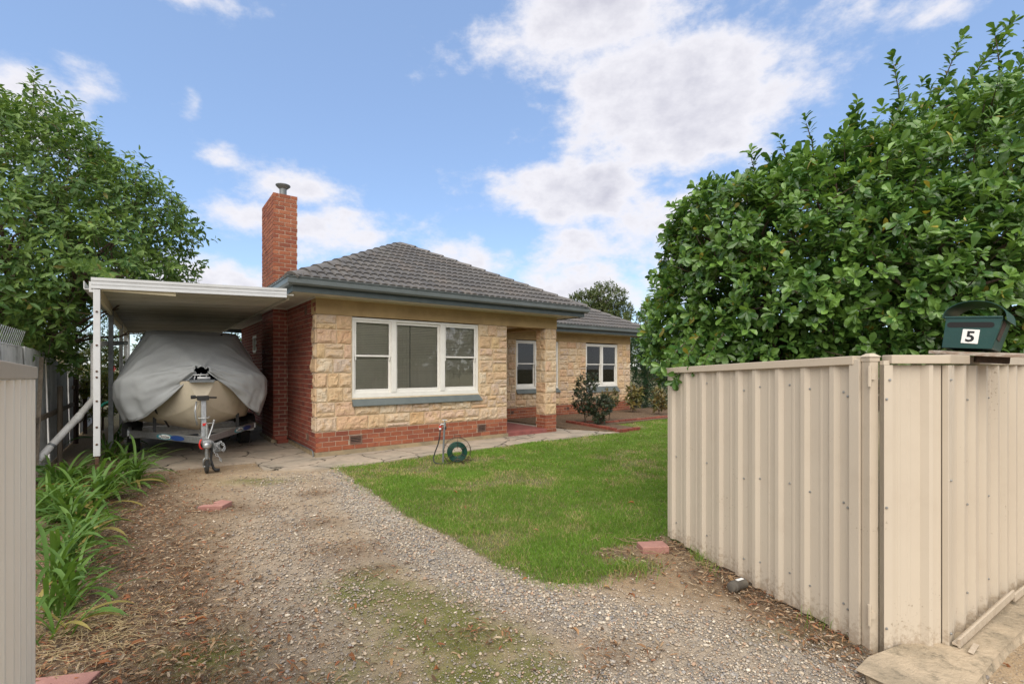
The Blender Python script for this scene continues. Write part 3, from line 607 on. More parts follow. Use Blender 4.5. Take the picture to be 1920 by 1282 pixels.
# ------------------------------------------------------------------ the house
house = empty('house', HC, HA, 'single storey sandstone and red brick house with grey tiled hip roof', 'house')
ZS, ZB, ZT, ZE = .466, .106, 2.63, 2.945          # stone foot, brick foot, stone head, soffit
def wallbox(name, m, *boxes):
    b = MB()
    for a, c in boxes: b.box(a, c)
    return b.build(name, m, house)
wallbox('front_wall', 'mortar', ((.03, .014, ZS), (.665, .25, ZT)), ((3.535, .014, ZS), (4.32, .25, ZT)), ((.665, .016, ZS), (3.535, .25, 1.07)))
wallbox('front_base', 'bmortar', ((.03, .009, ZB), (4.318, .25, ZS - .002)))
wallbox('plinth', 'plinth', ((-.012, -.015, -.1), (4.345, .25, ZB - .002)), ((-.02, .252, -.1), (.2, 2.26, .1)), ((-.32, 2.262, -.1), (.2, 3.62, .1)))
wallbox('frieze', 'render', ((.0, -.006, ZT + .002), (5.9, .30, ZE + .03)), ((5.55, .302, ZT + .002), (5.898, 2.90, ZE + .03)))
wallbox('side_wall', 'bmortar', ((.009, .03, .102), (.25, 6.2, ZE + .03)), ((.009, 6.745, .102), (.25, 9, ZE + .03)), ((.009, 6.2, .102), (.25, 6.745, 2.10)), ((.009, 6.2, 2.55), (.25, 6.745, ZE + .03)))
wallbox('chimney_breast', 'bmortar', ((-.271, 2.289, .102), (.007, 3.591, ZE + .4)))
wallbox('back_wall', 'bmortar', ((.25, 8.8, 0), (12.38, 9, 2.9)), ((12.2, 3.0, 0), (12.376, 8.8, 2.9)))
wallbox('porch_wall', 'render', ((4.07, .252, 0), (4.312, 2.9, 2.9)))
wallbox('recessed_wall', 'mortar', ((4.3, 2.914, .385), (6.83, 3.15, 2.54)), ((8.64, 2.914, .385), (9.955, 3.15, 2.54)), ((11.65, 2.914, .385), (12.37, 3.15, 2.54)),
        ((6.83, 2.916, .385), (8.64, 3.15, .90)), ((9.955, 2.916, .385), (11.65, 3.15, .90)))
wallbox('recessed_frieze', 'render', ((4.3, 2.9, 2.542), (12.38, 3.15, 2.88)))
wallbox('recessed_base', 'bmortar', ((4.3, 2.909, .0), (12.372, 3.15, .383)))
b = MB(); b.box((4.33, -.012, -.05), (5.56, 2.9, .125)); b.build('porch_floor', 'porch', house, bevel=.015)
wallbox('porch_ceiling', 'cream', ((4.3, .30, 2.72), (5.55, 2.9, 2.74)))
wallbox('pillar', 'mortar', ((5.537, .014, ZS), (5.879, .376, ZT)))
wallbox('pillar_base', 'bmortar', ((5.532, .009, -.05), (5.884, .381, ZS - .002)))

# bricks ----------------------------------------------------------
def brick_mesh(name, L_, hh, dep=.05, ch=.004):
    b = MB(); z0, z1 = 0, hh
    vs = [(0, dep, 0), (L_, dep, 0), (L_, dep, hh), (0, dep, hh), (0, ch, 0), (L_, ch, 0), (L_, ch, hh), (0, ch, hh), (ch, 0, ch), (L_ - ch, 0, ch), (L_ - ch, 0, hh - ch), (ch, 0, hh - ch)]
    fs = [(8, 9, 10, 11), (4, 5, 9, 8), (5, 6, 10, 9), (6, 7, 11, 10), (7, 4, 8, 11), (0, 1, 5, 4), (1, 2, 6, 5), (2, 3, 7, 6), (3, 0, 4, 7)]
    b.add(vs, fs); return b
BM = {}
def bmesh_for(L_, hh, m):
    k = (round(L_, 3), round(hh, 3), m)
    if k not in BM: BM[k] = brick_mesh('brick', *k[:2]).mesh('brick', m)
    return BM[k]
def course(s0, s1, off, bl=.23, j=.010):
    """running bond cut to s0..s1 -> list of (start, length)"""
    out = []; s = s0 - off
    while s < s1 - .01:
        a, e = max(s, s0), min(s + bl, s1)
        if e - a > .03: out.append((a, e - a))
        s += bl + j
    return out
def brickwork(s0, s1, z0, n, pitch, place, holes=(), closer=None, skip=None):
    """place(s, z) -> (origin, rotz, a-dir, up) in house frame"""
    res = []; hh = pitch - .010
    for i in range(n):
        z = z0 + i * pitch
        for s, L_ in course(s0, s1, (.12 if i % 2 else 0) + (.0)):
            parts = [(s, s + L_)]
            for h0, h1, hz0, hz1 in holes:
                if z + hh > hz0 + .01 and z < hz1 - .01:
                    np_ = []
                    for a, e in parts:
                        if e <= h0 or a >= h1: np_.append((a, e)); continue
                        if h0 - a > .04: np_.append((a, h0 - .008))
                        if e - h1 > .04: np_.append((h1 + .008, e))
                    parts = np_
            for a, e in parts:
                if skip and skip(a, e, z): continue
                res.append((a, z, e - a, hh))
    return [(*place(s + random.uniform(-.001, .001), z), L_, hh) for s, z, L_, hh in res]
P_front = lambda y0: (lambda s, z: ((s, y0 + random.uniform(-.0015, .0015), z), 0))
P_left = lambda x0: (lambda s, z: ((x0 + random.uniform(-.0015, .0015), s, z), 1))     # faces -x; s runs along +y (mirrored start)
def emit(lst, parent, mname, limit):
    """the bricks that show largest as objects, the rest joined"""
    sc = []
    for p, face, L_, hh in lst:
        if face == 0: a = (L_, 0, 0); c = (p[0] + L_ / 2, p[1], p[2] + hh / 2); sgn = Vector((0, -1, 0))
        else: a = (0, L_, 0); c = (p[0], p[1] + L_ / 2, p[2] + hh / 2); sgn = Vector((-1, 0, 0))
        sc.append((shown(c, a, (0, 0, hh)), p, face, L_, hh))
    sc.sort(key=lambda t: -t[0]); rest = MB()
    for i, (k, p, face, L_, hh) in enumerate(sc):
        rot = 0 if face == 0 else -math.pi / 2
        org = p if face == 0 else (p[0], p[1] + L_, p[2])
        if i < limit:
            o = link('brick', bmesh_for(round(L_ / .005) * .005, hh, mname), parent, org, (0, 0, rot))
        else:
            mt = Matrix.Translation(org) @ Matrix.Rotation(rot, 4, 'Z'); bb = brick_mesh('b', L_, hh)
            rest.add([mt @ Vector(v) for v in bb.v], bb.f)
    if rest.v:
        o = rest.build('brick', mname + '_mass' if mname + '_mass' in M else mname, parent); o['kind'] = 'stuff'
def mass_mat(name, pal, mort):
    # same bricks where they are joined: colour changes brick by brick through a per-island random
    m = M[name].copy(); m.name = name + '_mass'; nt = m.node_tree
    g = nt.nodes.new('ShaderNodeNewGeometry')
    for l in list(nt.links):
        if l.from_node.bl_idname == 'ShaderNodeObjectInfo' and l.to_node.bl_idname == 'ShaderNodeValToRGB':
            nt.links.new(g.outputs['Random Per Island'], l.to_socket)
    M[name + '_mass'] = m
mass_mat('brick', BR, 0); mass_mat('brick_dark', BRD, 0); mass_mat('tile', 0, 0)

VENTS = [(.612, .852, .196, .366), (3.487, 3.718, .196, .366)]
front = brickwork(.0, 4.324, ZB, 4, .09, P_front(0), holes=VENTS)
wing = brickwork(4.32, 12.38, .02, 4, .091, P_front(2.9), holes=[(9.0, 9.12, .2, .29), (6.60, 6.72, .2, .29)])
pil = brickwork(5.523, 5.893, .016, 5, .09, P_front(0)) + brickwork(.0, .39, .016, 5, .09, P_left(5.523))
# quoins cut into the side wall
QU = []; zq = ZS
for i in range(8):
    QU.append((zq, zq + .27, .30 if i % 2 == 0 else .20)); zq += .27
def quoin_skip(a, e, z):
    return any(z + .08 > q0 + .01 and z < q1 - .01 and e - .03 < w for q0, q1, w in QU)
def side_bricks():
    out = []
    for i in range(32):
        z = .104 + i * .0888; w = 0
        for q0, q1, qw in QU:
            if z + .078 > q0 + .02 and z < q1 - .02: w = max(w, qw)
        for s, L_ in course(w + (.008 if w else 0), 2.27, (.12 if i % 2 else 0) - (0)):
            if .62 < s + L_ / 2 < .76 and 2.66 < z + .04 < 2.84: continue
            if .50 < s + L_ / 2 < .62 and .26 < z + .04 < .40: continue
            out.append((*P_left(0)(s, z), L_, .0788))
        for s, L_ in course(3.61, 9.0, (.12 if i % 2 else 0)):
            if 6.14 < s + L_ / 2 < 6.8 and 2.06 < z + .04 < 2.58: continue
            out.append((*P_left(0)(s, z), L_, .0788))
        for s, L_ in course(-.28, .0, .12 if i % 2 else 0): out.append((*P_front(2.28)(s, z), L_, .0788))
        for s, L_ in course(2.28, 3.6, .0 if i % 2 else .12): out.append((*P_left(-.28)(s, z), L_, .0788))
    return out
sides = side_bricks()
light = front + pil; sc_n = len(light)
emit(light, house, 'brick', 999)
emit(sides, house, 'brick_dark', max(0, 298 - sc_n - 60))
emit(wing, house, 'brick', 60)
# sill vents
def vent(o, w, h, rz):
    b = MB(); f = .020; mt = Matrix.Translation(o) @ Matrix.Rotation(rz, 4, 'Z')
    b.box((0, -.012, 0), (w, .006, f), 0, mt); b.box((0, -.012, h - f), (w, .006, h), 0, mt); b.box((0, -.0115, f), (f, .006, h - f), 0, mt); b.box((w - f, -.0115, f), (w, .006, h - f), 0, mt)
    n = max(2, int(h / .034))
    for i in range(n): zz = f + (h - 2 * f) * (i + .5) / n; b.box((f, -.006, zz - .006), (w - f, .004, zz + .006), 0, mt)
    b.box((f, .0042, f), (w - f, .0075, h - f), 1, mt); b.build('vent', ['vent', 'dark'], house)  # near-black slab paints the shade of the holes behind the bars
for x0, x1, z0, z1 in VENTS: vent((x0 + .004, 0, z0 + .004), x1 - x0 - .008, z1 - z0 - .008, 0)
vent((0, .615, .262), .11, .138, -math.pi / 2); vent((0, .755, 2.668), .13, .17, -math.pi / 2)
for x0 in (9.0, 6.60): vent((x0 + .004, 2.9, .2), .112, .09, 0)

# rock faced sandstone --------------------------------------------
def stone_obj(s0, s1, t0, t1, to, seed):
    g = random.Random(seed); w, h = s1 - s0, t1 - t0; nx = max(5, min(20, int(w / .024))); ny = max(5, min(11, int(h / .024)))
    off = Vector((g.uniform(0, 50), g.uniform(0, 50), g.uniform(0, 50))); tx, tz = g.uniform(-.018, .018), g.uniform(-.008, .022); prj = g.uniform(.012, .026)
    vs = []; 
    for j in range(ny + 1):
        for i in range(nx + 1):
            a, c = i / nx, j / ny; edge = min(i, nx - i, j, ny - j)
            s = s0 + w * a; t = t0 + h * c
            q = Vector((s * 5, t * 5, 0)) + off
            if edge == 0:
                d = -.012; s += (.004 * mn.noise(q * 3)); t += .004 * mn.noise(q * 3 + Vector((9, 3, 1)))
            elif edge == 1 and min(nx, ny) > 4 or edge == 1:
                k = .8 * (.7 + .7 * mn.noise(q * 2.2))
                if i == 1: s = s0 + w / nx * k
                elif i == nx - 1: s = s1 - w / nx * k
                if j == 1: t = t0 + h / ny * k
                elif j == ny - 1: t = t1 - h / ny * k
                d = .000 + .012 * abs(mn.noise(q * 1.7)) + prj * .28
            else:
                n1_ = mn.noise(q * 1.0); n2_ = mn.ridged_multi_fractal(q * .9, .9, 2.1, 3, .9, 2.0) if True else 0
                d = prj * .85 + .010 * n1_ + .016 * mn.turbulence(q * 1.4, 4, True, noise_basis='BLENDER') - .004 + .012 * (mn.cell(q * 2.6) - .5) + tx * (a - .5) + tz * (.5 - c)
            vs.append(to(s, t, d))
    fs = [(j * (nx + 1) + i, j * (nx + 1) + i + 1, (j + 1) * (nx + 1) + i + 1, (j + 1) * (nx + 1) + i) for j in range(ny) for i in range(nx)]
    b = MB(); b.add(vs, fs); o = b.build('stone', 'stone', house); return o
TF = lambda y0: (lambda s, t, n: (s, y0 - n, t))
TL = lambda x0: (lambda s, t, n: (x0 - n, -s, t))        # s = -y so that the face winds outwards
def ashlar(x0, x1, rows, to, seed, wmin=.2, wmax=.46, splits=.3, margins=.016):
    g = random.Random(seed)
    for r, (z0, z1) in enumerate(rows):
        s = x0; cuts = [x0]
        while x1 - s > wmax * 1.05:
            w = g.uniform(wmin, wmax)
            if x1 - (s + w) < wmin * .8: w = (x1 - s) / 2
            s += w; cuts.append(s)
        cuts.append(x1)
        for a, c in zip(cuts[:-1], cuts[1:]):
            m = margins / 2; hh = z1 - z0
            if g.random() < splits and hh > .2 and c - a > .17:
                f = g.choice((.30, .36, .64, .7)); zm = z0 + hh * f
                stone_obj(a + m, c - m, z0 + m, zm - m, to, g.random()); stone_obj(a + m, c - m, zm + m, z1 - m, to, g.random())
            else: stone_obj(a + m, c - m, z0 + m, z1 - m, to, g.random())
rows8 = [(ZS + i * .2705, ZS + (i + 1) * .2705) for i in range(8)]
ashlar(0.0, .66, rows8[2:], TF(0), 3, .15, .40); ashlar(3.545, 4.322, rows8[2:], TF(0), 5, .18, .40)
ashlar(0.0, 4.322, rows8[:1], TF(0), 8, .3, .62, .25); ashlar(0, 4.322, rows8[1:2], TF(0), 11, .22, .5, .35); 
rw = [(.385 + i * .2394, .385 + (i + 1) * .2394) for i in range(9)]
ashlar(4.33, 6.80, rw, TF(2.9), 21, .22, .48, .25); ashlar(8.67, 9.945, rw, TF(2.9), 22, .2, .45, .25); ashlar(11.665, 12.37, rw, TF(2.9), 23, .2, .42, .25)
ashlar(6.8, 8.67, rw[:2], TF(2.9), 24, .25, .5, .2); ashlar(9.945, 11.665, rw[:2], TF(2.9), 25, .25, .5, .3)
for i, (z0, z1) in enumerate(rows8):
    w = QU[i][2]; stone_obj(-w, .006, z0 + .008, z1 - .008, TL(0), 70 + i)
    if i % 3 == 1: stone_obj(5.53, 5.70, z0 + .008, z1 - .008, TF(0), 80 + i); stone_obj(5.715, 5.886, z0 + .008, z1 - .008, TF(0), 90 + i)
    else: stone_obj(5.53, 5.886, z0 + .008, z1 - .008, TF(0), 80 + i)
    if i % 4 == 3: stone_obj(-.19, -.008, z0 + .008, z1 - .008, TL(5.53), 100 + i); stone_obj(-.38, -.205, z0 + .008, z1 - .008, TL(5.53), 110 + i)
    else: stone_obj(-.38, -.008, z0 + .008, z1 - .008, TL(5.53), 100 + i)

# windows ----------------------------------------------------------
def window(x0, x1, z0, z1, y, lights, blind, sill_z, seed=1, side=None):
    """lights: list of (x0, x1, kind) inside the frame; kind 'sash' or 'fixed'."""
    b = MB(); f = .045; yo = y + .035
    b.box((x0, yo, z1 - f), (x1, yo + .1, z1)); b.box((x0, yo, z0), (x1, yo + .1, z0 + .06))
    b.box((x0, yo - .001, z0 + .06), (x0 + f, yo + .1, z1 - f)); b.box((x1 - f, yo - .001, z0 + .06), (x1, yo + .1, z1 - f))
    b.box((x0 - .004, yo - .02, z0 - .03), (x1 + .004, yo + .1, z0 - .001))
    for (a0, a1, k), (c0, c1, k2) in zip(lights[:-1], lights[1:]): b.box((a1, yo - .012, z0 + .06), (c0, yo + .1, z1 - f))
    w = b.build('window', 'white', house, bevel=.004)
    for a0, a1, kind in lights:
        s = .042; zz0, zz1 = z0 + .06, z1 - f; 
        if kind == 'sash':
            zm = (zz0 + zz1) / 2 + .02
            for lo, hi, yy, bot, top in ((zz0, zm + .02, yo + .05, .075, .035), (zm - .02, zz1, yo + .015, .035, .045)):
                q = MB(); q.box((a0, yy, lo), (a1, yy + .032, lo + bot)); q.box((a0, yy, hi - top), (a1, yy + .032, hi))
                q.box((a0, yy + .001, lo + bot), (a0 + s, yy + .031, hi - top)); q.box((a1 - s, yy + .001, lo + bot), (a1, yy + .031, hi - top))
                if yy > yo + .04: q.box((a0 + .35 * (a1 - a0), yy - .015, hi), (a0 + .35 * (a1 - a0) + .05, yy + .02, hi + .02))
                else:
                    q.box((a1 - s, yy + .002, lo - .07), (a1 - s * .35, yy + .03, lo)); q.box((a0 + s * .35, yy + .002, lo - .07), (a0 + s, yy + .03, lo))
                q.build('sash', 'white', w, bevel=.003)
                g = MB(); g.box((a0 + s - .004, yy + .014, lo + bot - .004), (a1 - s + .004, yy + .018, hi - top + .004)); g.build('pane', 'glass', w)
        else:
            q = MB(); yy = yo + .035; lo, hi = zz0, zz1
            q.box((a0, yy, lo), (a1, yy + .032, lo + .075)); q.box((a0, yy, hi - .05), (a1, yy + .032, hi)); q.box((a0, yy + .001, lo + .075), (a0 + s, yy + .031, hi - .05)); q.box((a1 - s, yy + .001, lo + .075), (a1, yy + .031, hi - .05))
            q.build('sash', 'white', w, bevel=.003)
            g = MB(); g.box((a0 + s - .004, yy + .014, lo + .071), (a1 - s + .004, yy + .018, hi - .046)); g.build('pane', 'glass', w)
    rg = random.Random(seed)
    for bx0, bx1 in blind[1]:
        q = MB(); zt = z1 - f - .02; zb = z0 + .08; n = int((zt - zb) / .034)
        for i in range(n):
            zz = zt - i * .034; sag = .002 * math.sin(i * .7) ; t = .0164 + rg.uniform(-.0007, .0007)
            q.add([(bx0, yo + .086, zz - t), (bx1, yo + .086, zz - t + rg.uniform(-.0015, .0015)), (bx1, yo + .106, zz + t), (bx0, yo + .106, zz + t)], [(0, 1, 2, 3)])
        q.box((bx0, yo + .085, zt + .005), (bx1, yo + .12, zt + .035))
        for c in (.25, .55, .8): xx = bx0 + c * (bx1 - bx0); q.box((xx, yo + .082, zb), (xx + .004, yo + .085, zt))
        q.build('blind', blind[0], w)
    q = MB(); q.box((x0 + .01, yo + .3, z0 - .02), (x1 - .01, yo + .32, z1)); q.build('room_shade', 'dark', w)  # near-black sheet stands in for the unlit room behind the blinds
    # sloping sill
    q = MB(); e = .06; zt = z0 - .031
    q.add([(x0 - .005, y + .03, zt), (x1 + .005, y + .03, zt), (x1 + e, y - .07, sill_z + .012), (x0 - .0, y - .07, sill_z + .012), (x0 - .005, y + .03, sill_z), (x1 + .005, y + .03, sill_z), (x1 + e, y - .07, sill_z), (x0 - .0, y - .07, sill_z)],
          [(3, 2, 1, 0), (3, 7, 6, 2), (4, 5, 6, 7), (0, 4, 7, 3), (1, 2, 6, 5), (0, 1, 5, 4)])
    q.build('sill', 'sill', w)
    return w
window(.667, 3.53, 1.095, 2.612, 0, [(.715, 1.46, 'sash'), (1.56, 2.56, 'fixed'), (2.67, 3.48, 'sash')], ('blind', [(.72, 1.49), (1.53, 1.90), (1.915, 2.60), (2.63, 3.48)]), .912)
window(6.835, 8.63, .985, 2.515, 2.9, [(6.885, 7.62, 'sash'), (7.70, 8.58, 'sash')], ('blind_grey', [(6.88, 7.64), (7.68, 8.58)]), .82, 2)
window(9.96, 11.645, .985, 2.50, 2.9, [(10.01, 10.77, 'sash'), (10.85, 11.595, 'sash')], ('blind_grey', [(10.0, 10.79), (10.83, 11.6)]), .76, 3)
# small window far down the brick side
b = MB(); 
for a, c in (((.0, 6.2, 2.10), (.06, 6.745, 2.14)), ((.0, 6.2, 2.51), (.06, 6.745, 2.55)), ((.001, 6.2, 2.14), (.06, 6.25, 2.51)), ((.001, 6.70, 2.14), (.06, 6.745, 2.51)), ((.02, 6.46, 2.14), (.055, 6.49, 2.51))): b.box(a, c)
w = b.build('window', 'white', house); b = MB(); b.box((.03, 6.25, 2.14), (.036, 6.70, 2.51)); b.build('pane', 'glass', w); b = MB(); b.box((.2, 6.2, 2.1), (.22, 6.75, 2.55)); b.build('room_shade', 'blind', w)

# eaves -------------------------------------------------------------
def offs(line, d):
    out = []; n = len(line)
    for i, p in enumerate(line):
        p = Vector(p).to_2d() if len(p) > 2 else Vector(p)
        a = Vector(line[i - 1]) if i else None; c = Vector(line[i + 1]) if i < n - 1 else None
        ns = []
        if a is not None: e = (p - a).normalized(); ns.append(Vector((e.y, -e.x)))
        if c is not None: e = (c - p).normalized(); ns.append(Vector((e.y, -e.x)))
        nn = ns[0] if len(ns) == 1 else (ns[0] + ns[1]) / (1 + ns[0].dot(ns[1]))
        out.append(p + nn * d)
    return out
def sweep(name, line, prof, m, smooth=False):          # prof: (outward, z) closed polygon
    rows = [offs(line, o_) for o_, z in prof]; k = len(prof); n = len(line); b = MB()
    vs = [(rows[j][i].x, rows[j][i].y, prof[j][1]) for i in range(n) for j in range(k)]
    fs = [(i * k + j, i * k + (j + 1) % k, (i + 1) * k + (j + 1) % k, (i + 1) * k + j) for i in range(n - 1) for j in range(k)]
    fs += [tuple(reversed(range(k))), tuple((n - 1) * k + j for j in range(k))]
    b.add(vs, fs); return b.build(name, m, house, smooth=smooth)
bay = [(-.48, 9.4), (-.48, -.48), (6.37, -.48), (6.37, 4.0)]
mainl = [(5.9, 2.42), (12.86, 2.42), (12.86, 9.5), (-.48, 9.5)]
sweep('fascia', bay, [(0, 2.925), (.02, 2.925), (.02, 3.10), (0, 3.10)], 'fascia')
GP = lambda z: [(.022, z), (.085, z), (.118, z + .03), (.122, z + .085), (.10, z + .095), (.105, z + .125), (.122, z + .13), (.122, z + .142), (.108, z + .142), (.106, z + .13), (.09, z + .10), (.10, z + .085), (.10, z + .035), (.08, z + .012), (.022, z + .012)]
sweep('gutter', bay, GP(3.03), 'gutter', smooth='auto')
sweep('fascia', mainl, [(0, 2.83), (.02, 2.83), (.02, 3.0), (0, 3.0)], 'fascia')
sweep('gutter', mainl, GP(2.935), 'gutter', smooth='auto')
wallbox('soffit', 'soffit', ((-.48, -.48, ZE), (6.37, -.008, ZE + .018)), ((-.48, -.006, ZE), (-.006, 9.4, ZE + .018)), ((5.902, -.007, ZE), (6.37, 4, ZE + .018)))
wallbox('soffit', 'soffit', ((6.372, 2.42, 2.852), (12.86, 2.898, 2.87)), ((12.384, 2.9, 2.852), (12.86, 9.5, 2.87)))
wallbox('eaves_strip', 'cream', ((-.012, -.022, ZE - .028), (5.92, -.0075, ZE - .001)))
wallbox('eaves_strip', 'cream', ((6.39, 2.885, 2.826), (12.39, 2.8985, 2.851)))
wallbox('eaves_strip', 'soffit', ((-.02, -.02, ZE - .03), (-.004, 2.26, ZE - .001)), ((-.30, 2.262, ZE - .03), (-.004, 2.277, ZE - .001)), ((-.30, 2.278, ZE - .03), (-.283, 3.62, ZE - .001)), ((-.02, 3.622, ZE - .03), (-.004, 9, ZE - .001)))

# roof --------------------------------------------------------------
roof = link('roof', None, house)
PITCH = math.atan(1.80 / 3.49)
def roof_face(o, a, t, length, hgt, lo, hi, maxn, cat):
    """o: eave start, a: unit along the eave, t: unit up the slope (house frame). lo/hi: limits of s as f(h)."""
    o, a, t = Vector(o), Vector(a), Vector(t); nn = a.cross(t).normalized(); ex = .30; wd = .302
    prof = [(0, .0), (.035, .0), (.085, .028), (.24, .034), (.40, .028), (.45, .0), (.535, .0), (.585, .028), (.74, .034), (.90, .028), (.95, .0), (1.0, .0)]
    cand = []; rows = int(hgt / ex) + 1
    for r in range(rows):
        h0 = r * ex; h1 = min(h0 + ex + .04, hgt + .05); i = 0; s = -.4 + (0 if r % 2 else wd / 2)
        while s < length + .4:
            L0, H0 = lo(h0 + ex / 2), hi(h0 + ex / 2)
            if s + wd > L0 and s < H0:
                vs = []; skew = random.uniform(-.003, .003)
                for h, lift in ((h0, .034), (h1, .0)):
                    for u, d in prof:
                        ss = min(max(s + u * wd, lo(h) - .02), hi(h) + .02); vs.append(o + a * ss + t * (h + skew) + nn * (d + lift + .012))
                for u, d in prof:
                    ss = min(max(s + u * wd, lo(h0) - .02), hi(h0) + .02); vs.append(o + a * ss + t * (h0 + .004) + nn * (d * .4 - .012))
                k = len(prof); fs = [(j, j + 1, k + j + 1, k + j) for j in range(k - 1)] + [(2 * k + j, 2 * k + j + 1, j + 1, j) for j in range(k - 1)]
                c = o + a * (s + wd / 2) + t * (h0 + ex / 2); cand.append((shown(c, a * wd, t * ex), vs, fs))
            s += wd
    return cand
def tiles():
    ct, st = math.cos(PITCH), math.sin(PITCH); sl = 3.49 / ct
    front_c = roof_face((-.57, -.57, 3.135), (1, 0, 0), (0, ct, st), 7.03, sl, lambda h: h * ct, lambda h: 7.03 - h * ct, 0, 'f')
    # right slope of the main roof, beyond the front bay
    sm = 3.62 / ct
    main_c = roof_face((4.6, 2.33, 3.04), (1, 0, 0), (0, ct, st), 8.35, sm, lambda h: max(0, 1.86 - h * ct * 1.0), lambda h: 8.35 - h * ct, 0, 'm')
    left_c = roof_face((-.57, 9.5, 3.135), (0, -1, 0), (ct, 0, st), 10.07, sl, lambda h: h * ct, lambda h: 10.07 - h * ct, 0, 'l')
    front_c = [c for c in front_c]; allc = sorted(front_c + main_c, key=lambda c: -c[0])
    for k, vs, fs in allc[:300]:
        b = MB(); c0 = sum((Vector(v) for v in vs), Vector()) / len(vs); b.add([Vector(v) - c0 for v in vs], fs); b.build('roof_tile', 'tile', roof, c0, smooth='auto')
    rest = MB()
    for k, vs, fs in allc[300:] + left_c: rest.add(vs, fs)
    o = rest.build('roof_tile', 'tile_mass', roof, smooth='auto'); o['kind'] = 'stuff'
    # sarking under the tiles and the slopes that face away
    b = MB(); e = 3.125; r = 3.49 * math.tan(PITCH) + e; yb = 6.0
    b.add([(-.57, -.57, e), (6.46, -.57, e), (2.92, 2.92, r), (2.92, 6.0, r), (6.46, 2.9, e), (-.57, 9.5, e)], [(0, 1, 2), (1, 4, 3, 2), (0, 2, 3, 5)])
    b.add([(4.4, 2.33, 3.03), (12.95, 2.33, 3.03), (9.33, 5.95, 4.895), (3.0, 5.95, 4.895), (12.95, 9.57, 3.03), (-.57, 9.57, 3.03)], [(0, 1, 2, 3), (1, 4, 2), (3, 2, 4, 5)])
    b.build('roof_lining', 'tile', roof)
tiles()
def caps(p, q, n):
    p, q = Vector(p), Vector(q); d = (q - p); L_ = d.length / n; d.normalize(); sd_ = d.cross(Vector((0, 0, 1))).normalized(); up = sd_.cross(d)
    for i in range(n):
        c = p + d * (L_ * i); vs = []
        for f, lift, wf in ((-.03, .062, 1.06), (.06, .055, 1.0), (L_ + .01, .030, .92)):
            for w_, z_ in ((-.135, -.062), (-.085, -.01), (-.03, .022), (.03, .022), (.085, -.01), (.135, -.062)):
                vs.append(sd_ * (w_ * wf) + up * (z_ + lift) + d * f)
        for w_, z_ in ((-.12, -.065), (-.075, -.03), (-.03, .0), (.03, .0), (.075, -.03), (.12, -.065)): vs.append(sd_ * w_ + up * (z_ + .03) + d * -.02)
        fs = [(r * 6 + j, r * 6 + j + 1, (r + 1) * 6 + j + 1, (r + 1) * 6 + j) for r in range(2) for j in range(5)] + [(18 + j, 18 + j + 1, j + 1, j) for j in range(5)]
        b = MB(); b.add(vs, fs); b.build('ridge_cap', 'cap', roof, c, smooth='auto')
apex = (2.945, 2.945, 4.955)
caps((-.52, -.52, 3.175), apex, 13); caps((6.41, -.52, 3.175), apex, 13); caps((2.945, 6.0, 4.955), apex, 8)
caps((12.92, 2.36, 3.08), (9.33, 5.95, 4.93), 13); caps((9.33, 5.95, 4.93), (3.2, 5.95, 4.93), 17)

# chimney -------------------------------------------------------------
def chimney():
    b = MB(); b.box((-.273, 2.287, ZE + .41), (.205, 3.593, 5.43))
    ch = b.build('chimney', 'bmortar', house)
    lst = []
    n = 26
    for i in range(n):
        z = 3.14 + i * .0888; q = .0
        for s, L_ in course(-.28, .212, .12 if i % 2 else 0): lst.append((*P_front(2.28)(s, z), L_, .0788))
        for s, L_ in course(2.28, 3.6, 0 if i % 2 else .12): lst.append((*P_left(-.28)(s, z), L_, .0788))
    emit(lst, ch, 'brick', 300)
    b = MB(); b.lathe([(.075, 5.46), (.075, 5.64), (.09, 5.645), (.15, 5.70), (.155, 5.715), (.15, 5.725), (.085, 5.73), (.02, 5.74)], 18, mtx=Matrix.Translation((-.03, 2.55, 0))); b.build('flue', 'zinc', ch, smooth='auto')
chimney()
# conduit along the foot of the side wall
b = MB(); b.tube([(-.035, 2.2, .135), (-.035, .12, .135), (-.036, .06, .12), (-.036, .035, .07), (-.036, .03, -.02)], .011, 8); b.build('conduit', 'zinc', house, smooth=True)
# two loose bricks stacked at the foot of the chimney breast
def loose_brick(name, loc, rz, label, cat='brick', size=(.23, .11, .076), m='brick_dark', group=None, tilt=(0, 0)):
    b = MB(); x, y, z = size; b.box((-x / 2, -y / 2, 0), (x / 2, y / 2, z)); o = b.build(name, m, None, loc, (tilt[0], tilt[1], rz), bevel=.006); tag(o, label, cat, group); return o
loose_brick('brick', H(-.12, 2.12, .03), HA + .1, 'lower of two loose dark bricks stacked at the chimney breast foot', group='bricks lying about the yard')
loose_brick('brick', H(-.16, 2.15, .107), HA - .05, 'upper of two loose dark bricks stacked at the chimney breast foot', group='bricks lying about the yard')

